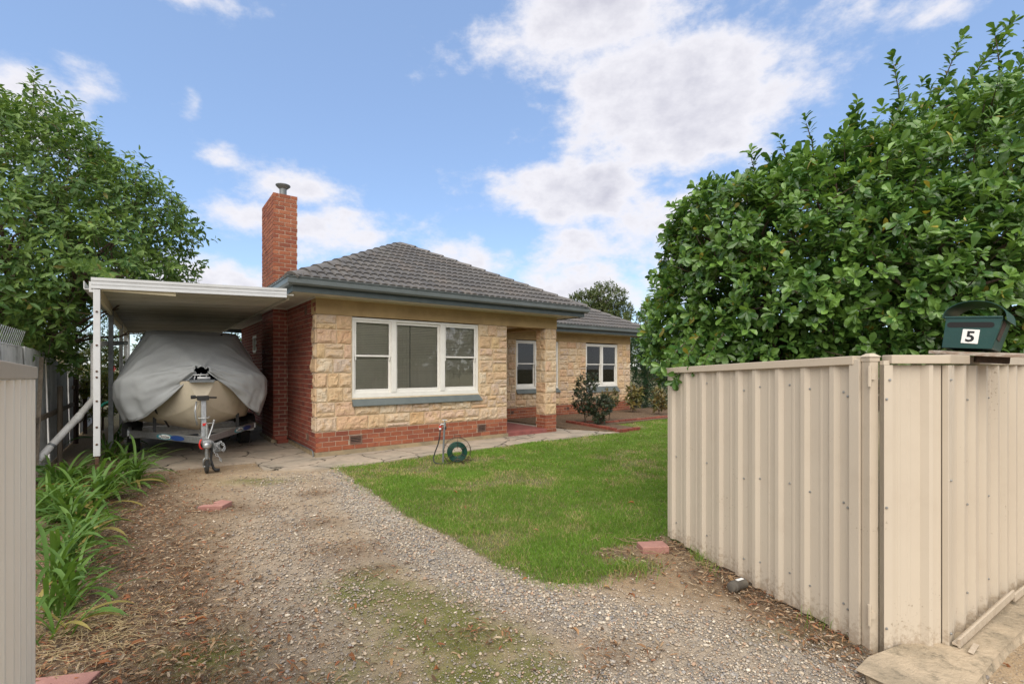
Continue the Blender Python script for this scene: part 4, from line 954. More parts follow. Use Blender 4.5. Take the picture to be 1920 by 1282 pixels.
# ------------------------------------------------------------------ carport
def at(parent, off):                       # children drawn in house coordinates under a parent that stands at off
    def b_(mb, name, m, **k): return mb.build(name, m, parent, (-off[0], -off[1], -off[2]), **k)
    return b_
def carport():
    off = (-2.97, -.57, 0); cp = empty('carport', H(*off), HA, 'flat roofed white steel carport sheltering the covered boat', 'carport'); bd = at(cp, off)
    zl = lambda x: 2.765 + (x + 3.0) * (.085 / 2.39)          # underside of the deck
    n = 56
    for i in range(n):
        y0 = -.53 + i * .2; y1 = y0 + .2; b = MB()
        prof = [(y0 + .001, 0), (y0 + .010, -.013), (y0 + .03, -.013), (y0 + .04, 0), (y0 + .095, .0), (y0 + .10, .006), (y0 + .118, .006), (y0 + .123, 0), (y1 - .0005, 0), (y1 - .0005, .012), (y0 + .001, .012)]
        k = len(prof); vs = [(x, y, zl(x) + z) for x in (-3.0, -.49) for y, z in prof]
        b.add(vs, [tuple(range(k)), tuple(reversed(range(k, 2 * k)))] + [(j, (j + 1) % k, k + (j + 1) % k, k + j) for j in range(k)][::1]); b.f = [tuple(reversed(f)) for f in b.f]
        bd(b, 'roof_panel', 'deck')
    b = MB()
    def strip(y, z0, z1, d=.03):
        xs = (-3.03, -.612); zb = (2.708, 2.796); vs = []
        for x, zz in zip(xs, zb):
            vs += [(x, y, zz + z0), (x, y, zz + z1), (x, y + d, zz + z1), (x, y + d, zz + z0)]
        b.add(vs, [(0, 4, 5, 1), (1, 5, 6, 2), (2, 6, 7, 3), (3, 7, 4, 0), (0, 1, 2, 3), (7, 6, 5, 4)])
    strip(-.61, .0, .018); strip(-.60, .018, .055); strip(-.606, .055, .062); strip(-.598, .062, .108); strip(-.607, .108, .148)
    bd(b, 'fascia', 'whitemetal')
    b = MB(); b.box((-3.05, -.59, 2.66), (-2.995, 10.9, 2.80)); b.box((-3.10, -.59, 2.69), (-3.05, 10.9, 2.70)); b.box((-3.105, -.59, 2.70), (-3.095, 10.9, 2.80)); bd(b, 'edge_gutter', 'whitemetal')
    b = MB(); b.box((-2.99, -.5, 2.60), (-2.945, 10.9, 2.755)); bd(b, 'edge_beam', 'cream', bevel=.004)
    b = MB(); b.box((-.54, -.30, 2.80), (-.51, 10.9, 2.846)); bd(b, 'edge_beam', 'soffit', bevel=.004)
    b = MB(); b.box((-2.94, -.565, 2.69), (-2.1, -.535, 2.745)); bd(b, 'brace', 'cream')
    for i, y in enumerate((-.57, 2.24, 5.9, 8.3, 10.7)):
        b = MB(); w = .036; b.box((-2.97 - w, y - w, .46 if i == 0 else 0), (-2.97 + w, y + w, 2.70))
        p = bd(b, 'post', 'whitemetal' if i != 1 else 'zinc', bevel=.004)
        if i == 0:
            q = MB(); q.box((-2.97 - .02, y - .02, -.02), (-2.97 + .02, y + .02, .459)); q.build('stub', 'rust', p)
            q = MB()
            for z in (.62, .85, 1.2, 1.52, 1.60, 1.95, 2.4):
                q.lathe([(.012, 0), (.014, .006), (.007, .012)], 8, mtx=Matrix.Translation((-2.97, y - w, z)) @ Matrix.Rotation(R(90), 4, 'X'))
            o = q.build('bolt', 'rust', p); o['kind'] = 'stuff'
carport()

# ------------------------------------------------------------------ the covered boat on its trailer
BO = (-1.72, 0, 0)
M['oldplastic'] = mat('dusty_dark_plastic', (.09, .08, .068), (.14, .125, .10), 8, .7, .3, 40)
def boat():
    root = empty('boat', H(-1.72, 2.6, 0), HA, 'cream hulled motor boat under a grey cover in the carport', 'boat'); bd = at(root, (0, 2.6, 0))
    by = [.33, .45, .7, 1.0, 1.4, 1.9, 2.6, 4, 5.3]
    gw = [.19, .31, .50, .76, .94, 1.04, 1.09, 1.09, 1.07]; gz = [1.43, 1.425, 1.40, 1.37, 1.33, 1.28, 1.24, 1.21, 1.2]
    cw = [.03, .12, .30, .53, .74, .86, .92, .92, .9]; cz = [1.10, .99, .87, .79, .72, .68, .66, .64, .64]; kz = [1.06, .87, .68, .565, .51, .485, .47, .46, .46]
    b = MB(); vs = []; m = 9
    ys = np.linspace(.33, 5.3, 46)
    for y in ys:
        G, Z, C_, D, K = (float(np.interp(y, by, t)) for t in (gw, gz, cw, cz, kz))
        half = [(G, Z), (G * .55 + C_ * .45, Z * .5 + D * .5 - .01), (C_ + .02, D + .02), (C_, D), (C_ * .66, D * .66 + K * .34 + .012), (C_ * .63, D * .66 + K * .34 - .006), (C_ * .33, D * .33 + K * .67 + .008), (C_ * .30, D * .33 + K * .67 - .008), (0.0, K)]
        row = [(-x, y, z) for x, z in half] + [(x, y, z) for x, z in reversed(half[:-1])]
        vs += row
    k = 2 * m - 1; n = len(ys)
    fs = [(i * k + j, i * k + j + 1, (i + 1) * k + j + 1, (i + 1) * k + j) for i in range(n - 1) for j in range(k - 1)] + [tuple(range(k))[::-1], tuple((n - 1) * k + j for j in range(k))]
    b.add(vs, fs); bd(b, 'hull', 'hull', smooth='auto')
    b = MB(); vs = []
    for y in ys:
        G, Z = float(np.interp(y, by, gw)), float(np.interp(y, by, gz)); vs += [(-G + .02, y + .01, Z + .012), (0, y + .01, Z + .03), (G - .02, y + .01, Z + .012)]
    b.add(vs, [(i * 3 + j, i * 3 + j + 1, (i + 1) * 3 + j + 1, (i + 1) * 3 + j) for i in range(n - 1) for j in range(2)]); bd(b, 'deck', 'navy', smooth=True)
    b = MB(); b.box((-.17, .20, 1.405), (.17, .62, 1.435)); b.box((-.19, .24, 1.436), (.19, .40, 1.45)); bd(b, 'bow_plate', 'zinc', bevel=.01)
    b = MB()
    for x in (-.10, -.03, .06): b.tube([(x, .36, 1.45), (x + .01, .36, 1.51), (x + .03, .40, 1.555)], .011, 7)
    b.tube([(-.12, .34, 1.53), (.10, .34, 1.53)], .012, 7); b.tube([(-.06, .32, 1.48), (.12, .32, 1.475)], .02, 8); bd(b, 'bow_roller', 'whitemetal', smooth=True)
    b = MB(); b.lathe([(.0, 0), (.05, .005), (.06, .03), (.03, .055), (0, .06)], 12, mtx=Matrix.Translation((-.16, .5, 1.45))); bd(b, 'fender', 'paper', smooth=True)
    b = MB(); b.box((-.85, 2.1, 1.2), (.85, 4.6, 2.22)); bd(b, 'cabin', 'navy', bevel=.1)
    return root
boat()
def boat_cover():
    by = [.30, .42, .55, .75, 1.0, 1.3, 1.7, 2.2, 2.7, 4.0, 5.0, 5.6]
    T = dict(zt=[1.66, 1.70, 1.74, 1.82, 1.94, 2.08, 2.25, 2.35, 2.375, 2.36, 2.2, 1.7], wt=[.03, .06, .11, .19, .30, .44, .60, .71, .74, .76, .72, .6],
             zg=[1.62, 1.56, 1.52, 1.48, 1.44, 1.41, 1.37, 1.33, 1.31, 1.28, 1.26, 1.2], wg=[.08, .25, .46, .78, 1.03, 1.13, 1.17, 1.19, 1.19, 1.18, 1.14, 1.1],
             zs=[1.58, 1.40, 1.24, .96, .82, .755, .72, .725, .76, .8, .8, .8], zl=[1.58, 1.34, 1.08, .86, .775, .735, .72, .725, .76, .8, .8, .8], ws=[.09, .26, .47, .74, .92, 1.00, 1.04, 1.05, 1.05, 1.05, 1.03, 1.0])
    ys = np.concatenate([np.linspace(.30, 2.8, 90), np.linspace(2.85, 5.6, 40)]); m = 44
    us = np.linspace(-1, 1, 2 * m + 1); V = np.zeros((len(ys), len(us), 3)); Nn = np.zeros_like(V)
    for i, y in enumerate(ys):
        q = {k: float(np.interp(y, by, v)) for k, v in T.items()}
        # rounded path: ridge -> shoulder -> gunwale -> hem
        P0 = [(0, q['zt'] + .008), (q['wt'] * .85, q['zt']), (q['wt'] + .03, q['zt'] - .03), ((q['wt'] + q['wg']) / 2 + .02, (q['zt'] + q['zg']) / 2 + .02), (q['wg'], q['zg'] + .035), (q['wg'] + .022, q['zg'] - .02), (q['wg'] * .7 + q['ws'] * .3 + .055 * min(1, (q['zg'] - q['zs']) / .3), q['zg'] * .6 + q['zs'] * .4), (q['ws'], q['zs'])]
        PL = P0[:6] + [(P0[6][0], q['zg'] * .6 + q['zl'] * .4), (q['ws'], q['zl'])]
        d = np.cumsum([0] + [math.hypot(b_[0] - a[0], b_[1] - a[1]) for a, b_ in zip(P0[:-1], P0[1:])]); 
        for j, u in enumerate(us):
            sg = 1 if u >= 0 else -1; PP = P0 if u >= 0 else PL; t = abs(u) * d[-1]; x = np.interp(t, d, [p[0] for p in PP]); z = np.interp(t, d, [p[1] for p in PP])
            V[i, j] = (x * sg, y, z)
    gx = np.gradient(V, axis=0); gy = np.gradient(V, axis=1); Nn = -nrm(np.cross(gx, gy)); 
    if Nn[60, m, 2] < 0: Nn = -Nn
    U, Yv = np.meshgrid(us, ys); au = np.abs(U)
    skirt = sstep(.60, .98, au); up = sstep(.12, .3, au) * (1 - sstep(.58, .68, au)); sd_ = np.sign(U) * 3.1
    # hanging folds in the skirt fan out from the bow, long soft tension folds on the slopes, fine puckers at the hem
    f1 = .024 * skirt * np.sin(Yv * 26 + 5 * fbm(Yv * 2 + sd_, au * 4, 61) * 2 + au * 14 * (1.6 - np.minimum(Yv, 1.6)))
    f2 = .040 * up * (fbm(Yv * 5.2 - au * 2.5 + sd_, au * 2.2 + sd_, 62, 3) - .5) * 2
    f3 = .014 * (fbm(Yv * 3 + sd_, U * 6 + 9, 63) - .5) * 2
    f4 = .015 * sstep(.55, .9, au) * (fbm(Yv * 17 + sd_, au * 9, 64) - .5) * 2
    bow = sstep(1.3, .5, Yv); f5 = .030 * bow * sstep(.35, .6, au) * (fbm(Yv * 9 + sd_, au * 15, 65, 3) - .5) * 2
    # ropes inside the roof line press ridges that run down to the gunwale
    f6 = .018 * np.exp(-((Yv - 2.02 - .35 * (au - .2)) / .035) ** 2) * (1 - sstep(.5, .6, au)) + .014 * np.exp(-((Yv - 1.35 + .2 * au) / .04) ** 2) * up
    V = V + Nn * (f1 + f2 + f3 + f4 + f5 + f6)[..., None]
    V[:, :, 2] += (.02 * np.sin(Yv * 9 + sd_) + .03 * (fbm(Yv * 3.3 + sd_, U * 0, 66) - .5)) * sstep(.8, 1, au)
    nx, ny = len(ys), len(us); idx = np.arange(nx * ny).reshape(nx, ny)
    F = np.stack([idx[:-1, :-1], idx[1:, :-1], idx[1:, 1:], idx[:-1, 1:]], -1).reshape(-1, 4)
    root = empty('boat_cover', H(-1.72, 2.6, 0), HA, 'wrinkled grey canvas cover draped over the boat with its bow peeping out', 'boat cover')
    V[..., 1] -= 2.6
    o = link('canvas', npmesh('canvas', V.reshape(-1, 3), F, 'cover', None, True), root); s = o.modifiers.new('cloth', 'SOLIDIFY'); s.thickness = .006; s.offset = -1
    # hem tape along the front opening
    for sg in (0, -1):
        b = MB(); b.tube([Vector(V[i, sg]) + Vector((0, 0, .0)) for i in range(0, 90, 2)], .008, 6); b.build('hem', 'cover', root, smooth=True)
    b = MB(); q = Vector(V[52, m + 8]); b.add([q + Vector((-.02, -.012, .008)), q + Vector((.02, -.012, .004)), q + Vector((.012, .01, .03)), q + Vector((-.012, .012, .032)), q + Vector((0, -.02, .02))], [(0, 1, 4), (1, 2, 4), (2, 3, 4), (3, 0, 4)]); b.build('cord_lock', 'black', root)
    b = MB(); b.tube([(-.62, .95 - 2.6, .98), (-.60, 1.0 - 2.6, .9), (-.5, 1.1 - 2.6, .78), (-.42, 1.15 - 2.6, .62)], .016, 6); b.build('strap', 'black', root, smooth=True)
boat_cover()
def text(name, body, size, parent, loc, rot, m, bold=0., ext=.0006, align='CENTER', shear=0.):
    c = bpy.data.curves.new(name, 'FONT'); c.body = body; c.size = size; c.align_x = align; c.align_y = 'CENTER'; c.extrude = ext; c.offset = bold; c.resolution_u = 3
    c.shear = shear; c.materials.append(M[m]); o = bpy.data.objects.new(name, c); COL.objects.link(o)
    me = bpy.data.meshes.new_from_object(o); bpy.data.objects.remove(o); return link(name, me, parent, loc, rot)
def ellipse(mb, cx, cz, rx, rz, y0, y1, n=28): mb.prism([(cx + rx * math.cos(2 * math.pi * i / n), cz + rz * math.sin(2 * math.pi * i / n)) for i in range(n)], y0, y1, mtx=Matrix.Rotation(R(90), 4, 'X'))
def trailer():
    off = (0, 1.6, 0); root = empty('boat_trailer', H(-1.72, 1.6, 0), HA, 'galvanised boat trailer with jockey wheel and winch post', 'trailer'); bd = at(root, off)
    zt = .50
    for sg in (-1, 1):
        a = Vector((sg * .03, -.06, zt)); c = Vector((sg * .98, 1.72, zt)); b = MB(); b.beam(a, c, .05, .105); b.beam((sg * .98, 1.66, zt), (sg * .98, 5.0, zt), .05, .10); arm = bd(b, 'frame_arm', 'galv', bevel=.004)
        # maker's stickers on the outer face
        d = (c - a).normalized(); out = Vector((d.y, -d.x, 0)) * (1 if sg > 0 else -1) 
        nrm_ = Vector((sg * .88, -.47, 0)) if False else Vector((-d.y * -sg * 0, 0, 0))
        fn = Vector((d.y, -d.x, 0)); fn = fn if fn.y < 0 else -fn
        rz = math.atan2(fn.x, -fn.y)             # local -y -> fn
        def put(mb, name, m, t): return mb.build(name, m, arm, a + d * t + fn * .0262, (0, 0, rz), )
        t0 = .92 if sg < 0 else 1.25
        e = MB(); ellipse(e, -.0, 0, .23, .045, .0, .0012); put(e, 'sticker', 'teal', t0)
        e = MB(); ellipse(e, (.0), .002, .165, .036, .0014, .0024); put(e, 'sticker', 'paper', t0)
        e = MB(); ellipse(e, 0, -.002, .19, .042, .0026, .0036); put(e, 'sticker', 'blue', t0 - sg * -.34 if sg < 0 else t0 + .34)
        text('lettering', 'Dunbier', .082, arm, a + d * t0 + fn * .0292, (R(90), 0, rz), 'ink', .001, shear=.2 if sg > 0 else 0)
    b = MB()
    for y in (1.75, 2.7, 3.8, 4.9): b.beam((-.98, y, zt - .06), (.98, y, zt - .06), .05, .08, mi=0)
    bd(b, 'crossmember', 'galv')
    b = MB(); b.beam((0, -.42, zt), (0, .5, zt), .075, .10); bd(b, 'drawbar', 'galv', bevel=.004)
    for sg in (-1, 1):
        b = MB(); b.beam((sg * .35, 1.0, .78), (sg * .35, 4.6, .60), .07, .035); bd(b, 'bunk', 'black')
        b = MB(); b.beam((sg * .62, 1.15, .5), (sg * .62, 1.15, .80), .05, .05); bd(b, 'upright', 'black')
        # wheel and mudguard
        w = empty('wheel', (sg * .93, 2.7 - 1.6, .285)); w.parent = root
        rm = Matrix.Rotation(R(90), 4, 'Y')
        t = MB(); t.lathe([(.17, -.08), (.24, -.095), (.275, -.085), (.285, -.05), (.287, 0), (.285, .05), (.275, .085), (.24, .095), (.17, .08)], 28, mtx=rm); t.build('tyre', 'rubber', w, smooth='auto')
        t = MB(); t.lathe([(.17, -.06), (.165, -.02), (.06, -.03), (.05, -.07), (.0, -.075)], 20, mtx=rm); t.lathe([(.17, .06), (.165, .02), (.06, .03), (.05, .07), (.0, .075)], 20, mtx=rm); t.build('rim', 'galv', w, smooth='auto')
        b = MB(); pr = [(2.28, .36), (2.28, .52), (2.36, .63), (2.5, .665), (2.9, .665), (3.04, .63), (3.12, .52), (3.12, .36), (3.10, .36), (3.10, .51), (3.02, .61), (2.9, .645), (2.5, .645), (2.38, .61), (2.30, .51), (2.30, .36)]
        x0, x1 = sg * .80, sg * 1.10; n = len(pr); b.add([(x, y, z) for x in (min(x0, x1), max(x0, x1)) for y, z in pr], [tuple(range(n)), tuple(reversed(range(n, 2 * n)))] + [(i, n + i, n + (i + 1) % n, (i + 1) % n) for i in range(n)])
        b.box((min(x0, x1), 2.285, .36), (max(x0, x1), 2.30, .52)); bd(b, 'mudguard', 'black', bevel=.01)
    # winch post with its handle
    b = MB(); b.beam((.02, .20, .5), (.02, .26, 1.14), .12, .07); b.beam((.02, .5, .5), (.02, .27, .95), .05, .05); wp = bd(b, 'winch_post', 'galv', bevel=.006)
    b = MB(); b.tube([(-.16, .17, 1.175), (.20, .17, 1.155)], .016, 8); b.box((-.07, .13, 1.12), (.09, .30, 1.19)); b.tube([(-.16, .17, 1.175), (-.09, .17, 1.175)], .03, 10); b.build('winch', 'black', wp, smooth='auto', bevel=.006)
    b = MB(); b.tube([(-.05, .16, .86), (-.05, .14, .83), (.09, .14, .83), (.09, .16, .86)], .008, 6); b.tube([(-.08, .2, 1.1), (-.10, .17, .95), (-.09, .17, .82), (-.07, .18, .72)], .014, 6); b.build('hook', 'galv', wp, smooth=True)
    b = MB(); b.box((.0, .145, .70), (.06, .165, .745)); b.build('reflector', 'red', wp, bevel=.008)
    # jockey wheel
    j = empty('jockey_wheel', (.10 - .07, -.20 - 1.6, 0)); j.parent = root
    b = MB(); b.tube([(0, 0, .22), (0, 0, .70)], .026, 12); b.tube([(0, 0, .70), (0, 0, .76)], .019, 10); b.tube([(0, 0, .76), (.0, 0, .775), (.11, -.0, .775)], .009, 7); b.build('tube', 'galv', j, smooth='auto')
    b = MB(); b.box((-.036, -.04, .40), (.036, .04, .425)); b.box((-.036, -.041, .50), (.036, .041, .525)); b.tube([(-.04, -.045, .415), (.06, -.05, .415)], .01, 6); b.tube([(-.04, -.045, .51), (.06, -.05, .51)], .01, 6); b.build('clamp', 'galv', j, bevel=.004)
    b = MB(); b.tube([(-.05, -.05, .535), (-.085, -.05, .52), (-.10, -.05, .46), (-.085, -.05, .40), (-.05, -.05, .385)], .013, 8); b.build('clamp_handle', 'red', j, smooth=True)
    b = MB(); b.lathe([(.02, -.022), (.075, -.028), (.10, -.02), (.104, 0), (.10, .02), (.075, .028), (.02, .022)], 22, mtx=Matrix.Translation((0, -.0, .10)) @ Matrix.Rotation(R(90), 4, 'Y')); b.build('tyre', 'rubber', j, smooth='auto')
    b = MB(); b.tube([(-.045, 0, .09), (-.045, 0, .20), (-.03, 0, .225), (.03, 0, .225), (.045, 0, .20), (.045, 0, .09)], .010, 8); b.tube([(-.055, 0, .10), (.055, 0, .10)], .012, 8); b.build('fork', 'galv', j, smooth=True)
    # coupling, brake lever, chain
    b = MB(); b.box((-.05, -.60, .47), (.06, -.38, .55)); b.lathe([(.03, .0), (.055, .02), (.055, .06), (.03, .09)], 12, mtx=Matrix.Translation((.0, -.62, .44))); b.tube([(.03, -.40, .55), (.09, -.30, .70), (.12, -.24, .80)], .012, 7); b.lathe([(.0, -.02), (.018, -.01), (.02, .01), (0, .025)], 8, mtx=Matrix.Translation((.125, -.23, .81))); bd(b, 'coupling', 'galv', smooth='auto', bevel=.006)
    b = MB()
    pts = [Vector((.08, -.5, .53)), Vector((.16, -.52, .42)), Vector((.22, -.50, .36)), Vector((.25, -.46, .42)), Vector((.20, -.42, .50)), Vector((.13, -.44, .46)), Vector((.10, -.5, .36)), Vector((.17, -.52, .27)), Vector((.20, -.52, .20))]
    for i in range(len(pts) - 1):
        for k in range(3):
            p = pts[i].lerp(pts[i + 1], (k + .5) / 3); d = (pts[i + 1] - pts[i]).normalized(); up = Vector((0, 1, 0)) if k % 2 else Vector((.7, 0, .7)); sd_ = d.cross(up).normalized() * .014
            b.tube([p - d * .024, p - d * .012 + sd_, p + d * .012 + sd_, p + d * .024, p + d * .012 - sd_, p - d * .012 - sd_], .0055, 5, closed=True)
    bd(b, 'chain', 'galv', smooth=True)
    b = MB(); b.tube([(.08, -.15, .48), (.10, -.18, .34), (.085, -.2, .2), (.12, -.19, .06), (.15, -.20, .03), (.20, -.22, .03)], [.02, .018, .018, .02, .03, .026], 7); bd(b, 'plug_lead', 'black', smooth=True)
    b = MB(); b.box((.10, -.35, .33), (.20, -.27, .47)); b.box((.06, -.30, .40), (.11, -.24, .50)); bd(b, 'brake_actuator', 'zinc', bevel=.01)
trailer()

# ------------------------------------------------------------------ white drain pipe
def pipe():
    off = (-3.15, 1.5, 0); root = empty('drain_pipe', H(*off), HA, 'white plastic drain pipe sloping down beside the fence', 'pipe'); bd = at(root, off)
    b = MB(); b.tube([(-2.83, 4.4, 2.19), (-3.10, 1.72, 2.055), (-3.135, 1.58, 2.045), (-3.15, 1.5, 2.02), (-3.15, 1.5, 1.98), (-3.15, 1.5, 1.22), (-3.152, 1.49, 1.16), (-3.17, 1.44, 1.10)], .045, 14); bd(b, 'downpipe', 'pvc', smooth='auto')
    b = MB(); b.tube([(-3.16, 1.46, 1.12), (-3.32, 1.24, .86), (-3.34, 1.21, .83)], .047, 14); bd(b, 'pipe_length', 'pvc', smooth='auto')
    b = MB(); b.tube([(-3.30, 1.27, .89), (-3.33, 1.23, .84), (-3.36, 1.19, .805)], .056, 14); bd(b, 'collar', 'pvc', smooth='auto')
    b = MB(); b.tube([(-3.34, 1.21, .83), (-3.46, 1.06, .66), (-3.60, .88, .46), (-3.72, .72, .28), (-3.84, .55, .15), (-4.0, .35, .06)], .050, 14); bd(b, 'pipe_length', 'pvc', smooth='auto')
    b = MB(); b.tube([(-3.585, .90, .48), (-3.60, .88, .455)], .055, 14); bd(b, 'joint_band', 'zinc', smooth='auto')
    b = MB(); b.tube([(-3.95, .32, .10), (-3.70, .42, .06), (-3.62, .45, .05)], .014, 8); o = bd(b, 'spur', 'pvc', smooth=True)
pipe()

# ------------------------------------------------------------------ old boundary fence on the left
def side_fence():
    off = (-3.75, 3, 0); root = empty('boundary_fence', H(*off), HA, 'patched old fence of grey cement sheets and palings beside the carport', 'fence'); bd = at(root, off)
    def sheet(y0, y1, zt0, zt1, x0, lean, m='cement', pitch=.15, amp=.018):
        b = MB(); n = max(8, int((y1 - y0) / pitch * 6)); vs = []
        for i in range(n + 1):
            t = i / n; y = y0 + (y1 - y0) * t; dx = amp * math.sin(2 * math.pi * (y / pitch)); zt = zt0 + (zt1 - zt0) * t + .012 * mn.noise(Vector((y * 4, 1, 2)))
            for th in (0, .008):
                vs += [(x0 + dx - th, y, .0), (x0 + dx - th - lean, y, zt)]
        fs = []
        for i in range(n):
            a, c = i * 4, (i + 1) * 4; fs += [(a, a + 1, c + 1, c), (a + 2, c + 2, c + 3, a + 3), (a + 1, a + 3, c + 3, c + 1)]
        fs += [(0, 2, 3, 1), (n * 4, n * 4 + 1, n * 4 + 3, n * 4 + 2)]
        b.add(vs, fs); return bd(b, 'cement_sheet', m, smooth='auto')
    sheet(-1.0, .55, 1.97, 1.95, -3.80, .06); sheet(.5, 1.35, 1.95, 1.93, -3.785, .05); sheet(1.36, 2.25, 1.93, 1.90, -3.80, .04)
    sheet(2.28, 3.6, 1.86, 1.77, -3.79, .05); sheet(3.58, 4.95, 1.76, 1.64, -3.80, .05); sheet(4.97, 6.6, 1.52, 1.48, -3.80, .02)
    y = 6.7; g = random.Random(5)
    while y < 12:
        w = g.uniform(.13, .17); b = MB(); h = 1.44 + g.uniform(-.03, .03) - .006 * (y - 7); b.prism([(-3.80, y), (-3.782, y), (-3.782, y + w), (-3.80, y + w)], 0.02, h); bd(b, 'paling', 'paling'); y += w + g.uniform(.004, .016)
    for y, h, m, w, x in ((2.36, 1.33, 'timber', .075, -3.66), (5.02, 1.50, 'darktimber', .09, -3.70), (6.85, 1.42, 'darktimber', .085, -3.70), (9.2, 1.4, 'darktimber', .085, -3.70)):
        b = MB(); b.lathe([(w / 2, -.1), (w / 2, h - .02), (w / 2 * .8, h)], 10, mtx=Matrix.Translation((x, y, 0))); bd(b, 'post', m, smooth='auto')
    b = MB(); b.beam((-3.70, .42, .02), (-3.76, 1.36, 1.80), .05, .05); bd(b, 'brace', 'timber')
    for y0, y1, z in ((.2, 4.9, .88), (4.9, 12, 1.22), (4.9, 12, .4)):
        b = MB(); b.beam((-3.735, y0, z), (-3.735, y1, z - .02), .04, .075); bd(b, 'rail', 'timber')
    b = MB()
    for i in range(16): yy = -1.3 + i * .11; b.tube([(-3.86, yy, 1.9), (-3.80, yy + .05, 2.16)], .0035, 4)
    for z in (1.95, 2.03, 2.12): b.tube([(-3.85 + (z - 1.9) * .2, -1.3, z), (-3.85 + (z - 1.9) * .2, .45, z - .02)], .003, 4)
    o = bd(b, 'netting', 'galv'); o['kind'] = 'stuff'
side_fence()

def neighbour():
    off = (-6.4, 10.4, 0); root = empty('neighbouring_shed', H(*off), HA, 'cream boarded shed with tin roof beyond the old fence', 'shed'); bd = at(root, off)
    x0, x1, y0, y1 = -8.8, -4.25, 8.5, 13; ze, zr = 2.12, 3.05; xm = (x0 + x1) / 2
    n = 14
    b = MB(); b.box((x0, y0 + .02, 0), (x1 - .02, y1, ze)); b.prism([(x0, ze), (x1 - .02, ze), (xm, zr)], -y1, -y0 - .02, mtx=Matrix.Rotation(R(90), 4, 'X')); bd(b, 'wall', 'creamwall')
    for i in range(16):
        z0 = i * .19; z1 = z0 + .185
        def lim(z): 
            if z <= ze: return x0, x1
            f = (z - ze) / (zr - ze); return x0 + (xm - x0) * f, x1 + (xm - x1) * f
        a0, a1 = lim(z1); 
        if a1 - a0 < .1 or z1 > zr: continue
        segs = [(a0, a1)]
        if z1 > 1.36 and z0 < 2.02: segs = [(a0, -5.42), (-4.36, a1)]
        for s0, s1 in segs:
            if s1 - s0 < .05: continue
            c = MB(); c.add([(s0, y0 + .004, z1), (s1, y0 + .004, z1), (s1, y0 - .012, z0), (s0, y0 - .012, z0), (s0, y0 + .02, z1), (s1, y0 + .02, z1), (s1, y0 + .02, z0), (s0, y0 + .02, z0)], [(3, 2, 1, 0), (4, 5, 6, 7), (0, 1, 5, 4), (2, 3, 7, 6), (1, 2, 6, 5), (3, 0, 4, 7)])
            bd(c, 'board', 'creamwall')
    b = MB()
    for sx in (-1, 1):
        xe = x0 - .3 if sx < 0 else x1 + .3; sl = (zr - ze) / (x1 - xm); zz = ze - .3 * sl
        b.add([(xe, y0 - .35, zz + .04), (xm, y0 - .35, zr + .04), (xm, y1 + .2, zr + .04), (xe, y1 + .2, zz + .04), (xe, y0 - .35, zz + .08), (xm, y0 - .35, zr + .08), (xm, y1 + .2, zr + .08), (xe, y1 + .2, zz + .08)], [(0, 1, 2, 3), (7, 6, 5, 4), (0, 4, 5, 1), (1, 5, 6, 2), (2, 6, 7, 3), (3, 7, 4, 0)])
    bd(b, 'roof', 'tinroof')
    for x, wd in ((-5.40, .5), (-4.86, .5)):
        b = MB(); z0, z1 = 1.38, 2.0; x2 = x + wd
        for a, c in (((x, y0 - .03, z0), (x2, y0 + .01, z0 + .05)), ((x, y0 - .03, z1 - .05), (x2, y0 + .01, z1)), ((x, y0 - .029, z0 + .05), (x + .05, y0 + .01, z1 - .05)), ((x2 - .05, y0 - .029, z0 + .05), (x2, y0 + .01, z1 - .05))): b.box(a, c)
        w = bd(b, 'window', 'cream'); g = MB(); g.box((x + .05, y0 - .005, z0 + .05), (x2 - .05, y0 + .0, z1 - .05)); g.build('pane', 'glass', w); g = MB(); g.box((x + .04, y0 + .012, z0 + .04), (x2 - .04, y0 + .018, z1 - .04)); g.build('room_shade', 'dark', w)  # dark sheet behind each pane stands in for the shed's unlit inside
neighbour()

# ------------------------------------------------------------------ beige sheet steel gates and street fence
def ribbed(length, z0, z1, pitch=.205, first=.10, hgt=.024, crest=.03, slope=.022, th=.002, edge=None, s0=0.):
    """trapezoid ribbed sheet along +x from s0, ribs standing out to -y; z0/z1: functions of x."""
    prof = [(s0, 0.)]; s = s0 + first
    while s < s0 + length - slope - crest:
        w = slope * 2 + crest; prof += [(s, 0.), (s + slope, -hgt), (s + slope + crest, -hgt), (s + w, 0.)]; s += pitch
    prof.append((s0 + length, 0.)); b = MB(); vs = []
    # shallow flutes in the pans give the flats life
    q = []
    for (a, ya), (c, yc) in zip(prof[:-1], prof[1:]):
        q.append((a, ya)); L_ = c - a
        if ya == yc == 0 and L_ > .09: q += [(a + L_ * .48, 0.), (a + L_ * .48 + .006, -.0025), (a + L_ * .48 + .02, -.0025), (a + L_ * .48 + .026, 0.)]
    q.append(prof[-1])
    for x, y in q: vs += [(x, y, z0(x)), (x, y, z1(x)), (x, y + th, z1(x)), (x, y + th, z0(x))]
    n = len(q); fs = []
    for i in range(n - 1):
        a, c = i * 4, (i + 1) * 4; fs += [(a, c, c + 1, a + 1), (a + 2, c + 2, c + 3, a + 3), (a + 1, c + 1, c + 2, a + 2), (a + 3, c + 3, c, a)]
    fs += [(0, 1, 2, 3), ((n - 1) * 4 + 3, (n - 1) * 4 + 2, (n - 1) * 4 + 1, (n - 1) * 4)]
    return b.add(vs, fs)
def screws(pts, parent):
    b = MB()
    for x, y, z in pts: b.lathe([(.0075, 0), (.0075, .003), (.005, .003), (.005, .007), (.002, .0075)], 6, mtx=Matrix.Translation((x, y, z)) @ Matrix.Rotation(R(90), 4, 'X'))
    o = b.build('screw', 'galv', parent); o['kind'] = 'stuff'
